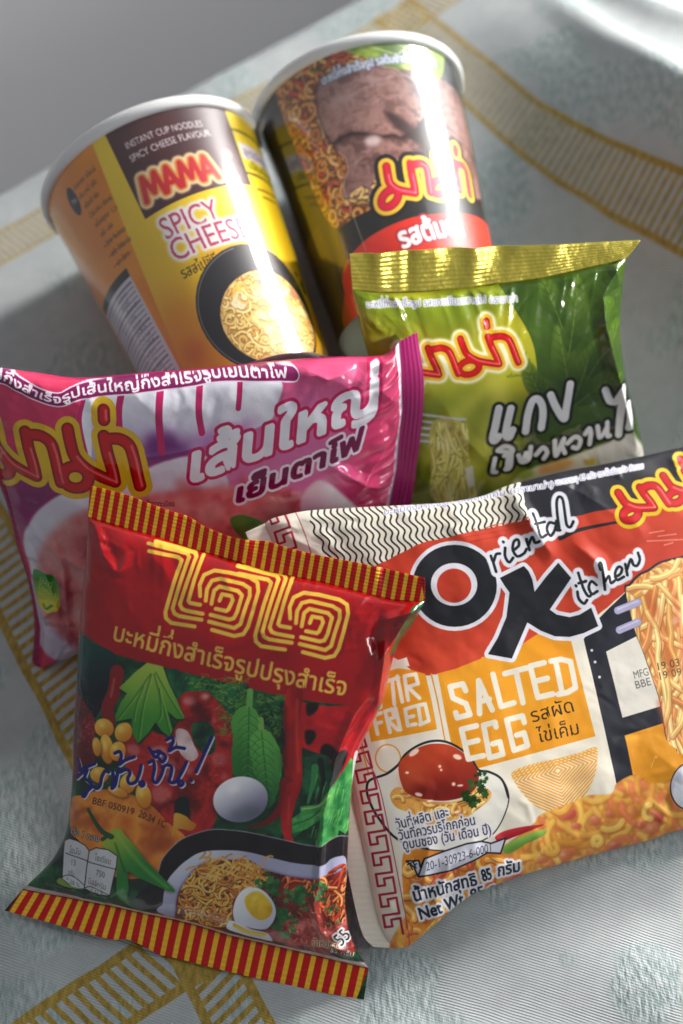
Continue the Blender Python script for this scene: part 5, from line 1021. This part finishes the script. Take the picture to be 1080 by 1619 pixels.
def cloth_z(x, y):
    """height of the cloth (m)"""
    P = np.stack([x*1000, y*1000], -1)
    z = .0022*fieldnoise(P*.45, 22, 201, 2)+.0007*fieldnoise(P, 10, 203, 2)
    g = lambda cx, cy, sx, sy, a=0: (lambda X, Y: np.exp(-(X/sx)**2-(Y/sy)**2))((x-cx)*math.cos(a)+(y-cy)*math.sin(a), -(x-cx)*math.sin(a)+(y-cy)*math.cos(a))
    z = z+.0062/(1+np.exp(-(y-.055)/.012))*np.exp(-((x+.01)/.16)**4)                       # swell under the cups
    # the cloth is pushed up into a long fold along the stripe at the back right
    l, w = (x-.0306)*.605-(y-.2763)*.797, (x-.0306)*.797+(y-.2763)*.605
    h = np.interp(l, [-.02, .034, .09, .12, .15, .18, .25, .34], [0, .013, .031, .047, .061, .071, .07, .03])
    z = z+h*np.where(w < .035, np.exp(-((w-.035)/.046)**2), np.exp(-((w-.035)/.09)**2))+.006*g(.14, .245, .09, .010, D2R(-48))+.005*g(.12, .215, .07, .008, D2R(-60))
    z = z+.0075*g(.085, -.120, .055, .014, D2R(13))+.004*g(.10, -.16, .05, .02, D2R(-20))     # small swell in front of the cream packet
    z = z+.003*g(-.12, -.10, .012, .08, D2R(12))+.0025*g(.04, -.19, .06, .012, D2R(10))
    return z
nx, ny = 520, 520; gx, gy = np.linspace(0, 1, nx), np.linspace(0, 1, ny); S_, Q_ = np.meshgrid(gx, gy)
SS = -.36+S_*1.02; QQ = .006-Q_*.70
XX = EA[0]+ED[0]*SS+EN[0]*QQ; YY = EA[1]+ED[1]*SS+EN[1]*QQ
ZZ = cloth_z(XX, YY); ZZ = ZZ-np.where(QQ > -.004, .012*((QQ+.004)/.010)**2, 0)
V = np.stack([XX, YY, ZZ], -1).reshape(-1, 3); UVc = np.stack([XX, YY], -1).reshape(-1, 2)
m_cl, nt, b = mat('damask_cloth'); E_ = node_expr(nt)
uvn = nt.nodes.new('ShaderNodeUVMap'); uvn.uv_map = 'print'; sp = nt.nodes.new('ShaderNodeSeparateXYZ')
wn = nt.nodes.new('ShaderNodeTexNoise'); wn.inputs['Scale'].default_value = 26; wn.inputs['Detail'].default_value = 2; nt.links.new(uvn.outputs[0], wn.inputs['Vector'])
wv = nt.nodes.new('ShaderNodeVectorMath'); wv.operation = 'MULTIPLY_ADD'; nt.links.new(wn.outputs['Color'], wv.inputs[0]); wv.inputs[1].default_value = (.003, .003, 0); nt.links.new(uvn.outputs[0], wv.inputs[2])
nt.links.new(wv.outputs[0], sp.inputs[0]); X, Y = sp.outputs[0], sp.outputs[1]
def coordpair(p0, ang):
    c, s = math.cos(D2R(ang)), math.sin(D2R(ang))
    l = E_('ADD', E_('MULTIPLY', E_('SUBTRACT', X, p0[0]+.0015), c), E_('MULTIPLY', E_('SUBTRACT', Y, p0[1]+.0015), s))
    w = E_('ADD', E_('MULTIPLY', E_('SUBTRACT', X, p0[0]+.0015), -s), E_('MULTIPLY', E_('SUBTRACT', Y, p0[1]+.0015), c))
    return l, w
def band(v, lo, hi, e=.0003):
    return E_('MULTIPLY', E_('MULTIPLY_ADD', v, 1/e, -lo/e, True), E_('MULTIPLY_ADD', v, -1/e, hi/e, True))
def ladder(p0, ang, length, width, pitch, edge, duty, bend=0):
    l, w = coordpair(p0, ang)
    if bend: q = E_('MAXIMUM', E_('SUBTRACT', l, .08), 0.0); w = E_('SUBTRACT', w, E_('MULTIPLY', E_('MULTIPLY', q, q), bend))
    inside = E_('MULTIPLY', band(l, 0, length), band(w, 0, width))
    rails = E_('MAXIMUM', band(w, 0, edge), band(w, width-edge, width))
    slant = E_('MULTIPLY_ADD', w, .25, l); fr = E_('FRACT', E_('DIVIDE', slant, pitch)); rung = band(fr, .5-duty/2, .5+duty/2, .06)
    return E_('MULTIPLY', inside, E_('MAXIMUM', rails, rung))
def solid(p0, ang, a, w_):
    l, w = coordpair(p0, ang); return E_('MULTIPLY', band(l, 0, a), band(w, 0, w_))
bA = ladder((-.1108+.0141-.082, -.1712-.0203-.0571), 34.8, .1545, .0247, .0042, .0036, .54)
bC = ladder((-.1284-.059, -.0283+.104), -60.5, .40, .0225, .0042, .0036, .54)
bS = solid((-.1284+.492*.126, -.0283-.870*.126), -60.5, .027, .0225)
bE = ladder((EA[0]+.574*.033-.10*.819, EA[1]-.819*.033-.10*.574), 35, .325, .0165, .0030, .0015, .5)
bD = ladder((.0306-.797*.0215, .2763-.605*.0215), -52.8, .32, .0220, .0036, .0026, .5, .9)
GOLD = E_('MAXIMUM', E_('MAXIMUM', bA, bC), E_('MAXIMUM', bS, E_('MAXIMUM', bE, bD)))

# damask figure: large soft blobs filled with a broken weave
n1 = nt.nodes.new('ShaderNodeTexNoise'); n1.inputs['Scale'].default_value = 24; n1.inputs['Detail'].default_value = 1.5; nt.links.new(uvn.outputs[0], n1.inputs['Vector'])
fig = E_('MULTIPLY_ADD', n1.outputs['Fac'], 22.0, -11.2, True)
mpw = nt.nodes.new('ShaderNodeMapping'); mpw.inputs['Rotation'].default_value = (0, 0, D2R(35)); mpw.inputs['Scale'].default_value = (1, .38, 1); nt.links.new(uvn.outputs[0], mpw.inputs['Vector'])
n2 = nt.nodes.new('ShaderNodeTexNoise'); n2.inputs['Scale'].default_value = 620; n2.inputs['Detail'].default_value = 3; nt.links.new(mpw.outputs[0], n2.inputs['Vector'])
nap = E_('MULTIPLY_ADD', n2.outputs['Fac'], 3.2, -1.1, True)
n3 = nt.nodes.new('ShaderNodeTexNoise'); n3.inputs['Scale'].default_value = 140; n3.inputs['Detail'].default_value = 4; nt.links.new(uvn.outputs[0], n3.inputs['Vector'])
def mixc(f, c0, c1):
    n = nt.nodes.new('ShaderNodeMix'); n.data_type = 'RGBA'
    if isinstance(f, float): n.inputs[0].default_value = f
    else: nt.links.new(f, n.inputs[0])
    for i, c in ((6, c0), (7, c1)):
        if isinstance(c, tuple): n.inputs[i].default_value = c
        else: nt.links.new(c, n.inputs[i])
    return n.outputs[2]
plain = mixc(E_('MULTIPLY_ADD', n3.outputs['Fac'], 1.6, -.3, True), (.43, .465, .465, 1), (.53, .56, .56, 1))
figc = mixc(nap, (.28, .36, .35, 1), (.52, .565, .56, 1))
base = mixc(E_('MULTIPLY', fig, .9), plain, figc)
gold = mixc(nap, (.31, .20, .025, 1), (.50, .345, .07, 1))
nt.links.new(mixc(GOLD, base, gold), b.inputs['Base Color']); b.inputs['Roughness'].default_value = .85; b.inputs['Sheen Weight'].default_value = .25
# twill: fine diagonal rib plus cross threads
def wave(ang, pitch):
    c, s = math.cos(D2R(ang)), math.sin(D2R(ang)); return E_('SINE', E_('MULTIPLY', E_('ADD', E_('MULTIPLY', X, c), E_('MULTIPLY', Y, s)), 2*math.pi/pitch))
tw = E_('ADD', E_('MULTIPLY', wave(72, .00092), .55), E_('MULTIPLY', wave(-20, .0013), .12))
hgt = E_('ADD', E_('MULTIPLY', tw, E_('MULTIPLY_ADD', fig, -.75, 1.0)), E_('ADD', E_('MULTIPLY', E_('MULTIPLY', nap, fig), 1.3), E_('MULTIPLY', GOLD, .6)))
bp = nt.nodes.new('ShaderNodeBump'); bp.inputs['Strength'].default_value = .6; bp.inputs['Distance'].default_value = .0004; nt.links.new(hgt, bp.inputs['Height']); nt.links.new(bp.outputs['Normal'], b.inputs['Normal'])
cl = obj('tablecloth', V, grid_faces(ny, nx)[:, ::-1], [m_cl], None, UVc)
cl['label'] = 'pale damask tablecloth with golden ladder stripes under the packets and cups'; cl['category'] = 'tablecloth'

# ------------------------------------------------------------------ packets and cups
def back(name, c): return film(name, c, .3, crinkle=.3)
A_RED = art_red()
f_red = film('red_film', A_RED, .22, 1.0, .30); s_red = film('red_seal', A_RED, .30, .3, .10)
packet('noodle_packet', 'red', 'red instant noodle packet with red and yellow striped crimped ends, lying nearest the camera', A_RED,
       (f_red, film('red_film_back', lin((150, 12, 18)), .3), s_red), 'v', 12.5,
       [dict(ribs=6, amp=.12, wave=.9, curl=-.6), dict(ribs=8, amp=.12, wave=.6, fold=[(.47, .03, 1.6), (.88, .012, -1.2), (.3, .05, -.8)])],
       creases=[([(660, 960), (640, 985), (612, 1030), (590, 1060)], 1.8, 3.2), ([(668, 962), (634, 975), (600, 985)], 1.3, 2.4), ([(610, 1000), (606, 1050), (596, 1120)], 1.6, 3), ([(600, 975), (590, 1010), (600, 1045)], -1.2, 3), ([(600, 1080), (560, 1130), (530, 1200), (512, 1290), (506, 1400)], 1.5, 3.0), ([(506, 1290), (504, 1400), (495, 1430), (505, 1475), (520, 1495)], 1.3, 2.2), ([(590, 1110), (545, 1180)], -1.0, 2.4),
                ([(145, 835), (160, 880), (180, 900)], 1.0, 3), ([(150, 890), (185, 905), (200, 880)], .8, 2.5), ([(545, 1470), (520, 1500), (560, 1520)], 1.4, 2.5)],
       amp=.8, n=2.4, seed=11)
A_PINK = art_pink()
packet('noodle_packet', 'pink', 'pink and magenta wide-noodle packet leaning back against the yellow cup', A_PINK,
       (film('pink_film', A_PINK, .25, .9, .35), film('pink_film_back', lin((150, 24, 84)), .3), film('pink_seal', A_PINK, .3, .3, .12)), 'u', 15,
       [dict(ribs=40, dir='across', amp=.1, curl=-2), dict(ribs=5, amp=.15, wave=1.0, fold=[(.95, .2, 2), (.1, .1, -1)])],
       creases=[([(470, 575), (490, 590), (520, 600), (560, 590)], 1.4, 4), ([(628, 770), (600, 775), (570, 760), (520, 730)], 1.8, 4), ([(625, 700), (590, 740), (560, 790)], 1.3, 4), ([(620, 580), (590, 590), (570, 610)], 1.2, 3), ([(30, 820), (60, 850), (100, 880), (160, 905)], 1.3, 3), ([(45, 860), (75, 920), (100, 1000)], 1.3, 3), ([(80, 830), (100, 900), (110, 1010)], 1.0, 2.5), ([(100, 625), (160, 612), (260, 600)], -1.0, 5)],
       amp=1.3, n=2.6, seed=31)
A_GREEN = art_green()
m_gold, nt, b = mat('gold_foil'); b.inputs['Base Color'].default_value = (.42, .36, .06, 1); b.inputs['Metallic'].default_value = .6; b.inputs['Roughness'].default_value = .33; bump(nt, b, 90, .9, .002, 4)
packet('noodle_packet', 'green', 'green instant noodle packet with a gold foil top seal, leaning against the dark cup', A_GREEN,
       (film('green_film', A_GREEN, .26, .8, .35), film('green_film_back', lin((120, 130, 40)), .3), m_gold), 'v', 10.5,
       [dict(ribs=6, amp=.15), dict(ribs=9, amp=.10, wave=1.4, curl=-1.5, fold=[(.10, .03, 1.8), (.2, .02, -1.2), (.35, .05, -1.4), (.43, .03, 1.6), (.52, .04, -1.2), (.7, .05, .8)])],
       creases=[([(982, 425), (955, 470), (956, 510), (968, 560), (990, 640), (1012, 715)], 3.6, 5.0), ([(975, 420), (982, 450)], 1.2, 3), ([(610, 470), (640, 480), (690, 470)], 1.2, 4), ([(750, 455), (770, 470), (790, 455)], 1.3, 4), ([(700, 640), (735, 690), (780, 740)], 1.0, 4)],
       amp=1.1, n=2.2, seed=51)
A_OK = art_ok()
packet('noodle_packet', 'ok', 'large cream, orange and black salted egg noodle packet at the right', A_OK,
       (film('cream_film', A_OK, .42, .12, .2), film('cream_film_back', lin((206, 196, 178)), .45), film('cream_seal', A_OK, .5, .05, .08)), 'u', 12,
       [dict(ribs=70, dir='across', amp=.07, wave=.6), dict(ribs=70, dir='across', amp=.07)],
       creases=[([(815, 770), (820, 800), (850, 850), (870, 880)], 1.2, 5), ([(700, 1480), (690, 1420), (710, 1370), (760, 1340)], 1.6, 5), ([(640, 1490), (670, 1400), (680, 1330)], 1.0, 5), ([(760, 1400), (790, 1370), (840, 1360)], 1.2, 4), ([(905, 860), (940, 890), (960, 930)], .9, 5)],
       amp=.9, n=2.5, seed=71, fan=.6)
cup('yellow spicy cheese noodle cup lying on its side at the left', art_cup_cheese(), (-.0338, .0462, .0412), (-.3884, .9151, .1085), .0438, .0330, .106, 'cheese')
cup('black and red noodle cup with beef pictures, lying right of the yellow cup', art_cup_beef(), (.0302, .0770, .0443), (-.2323, .9676, .0990), .0417, .0322, .103, 'beef')
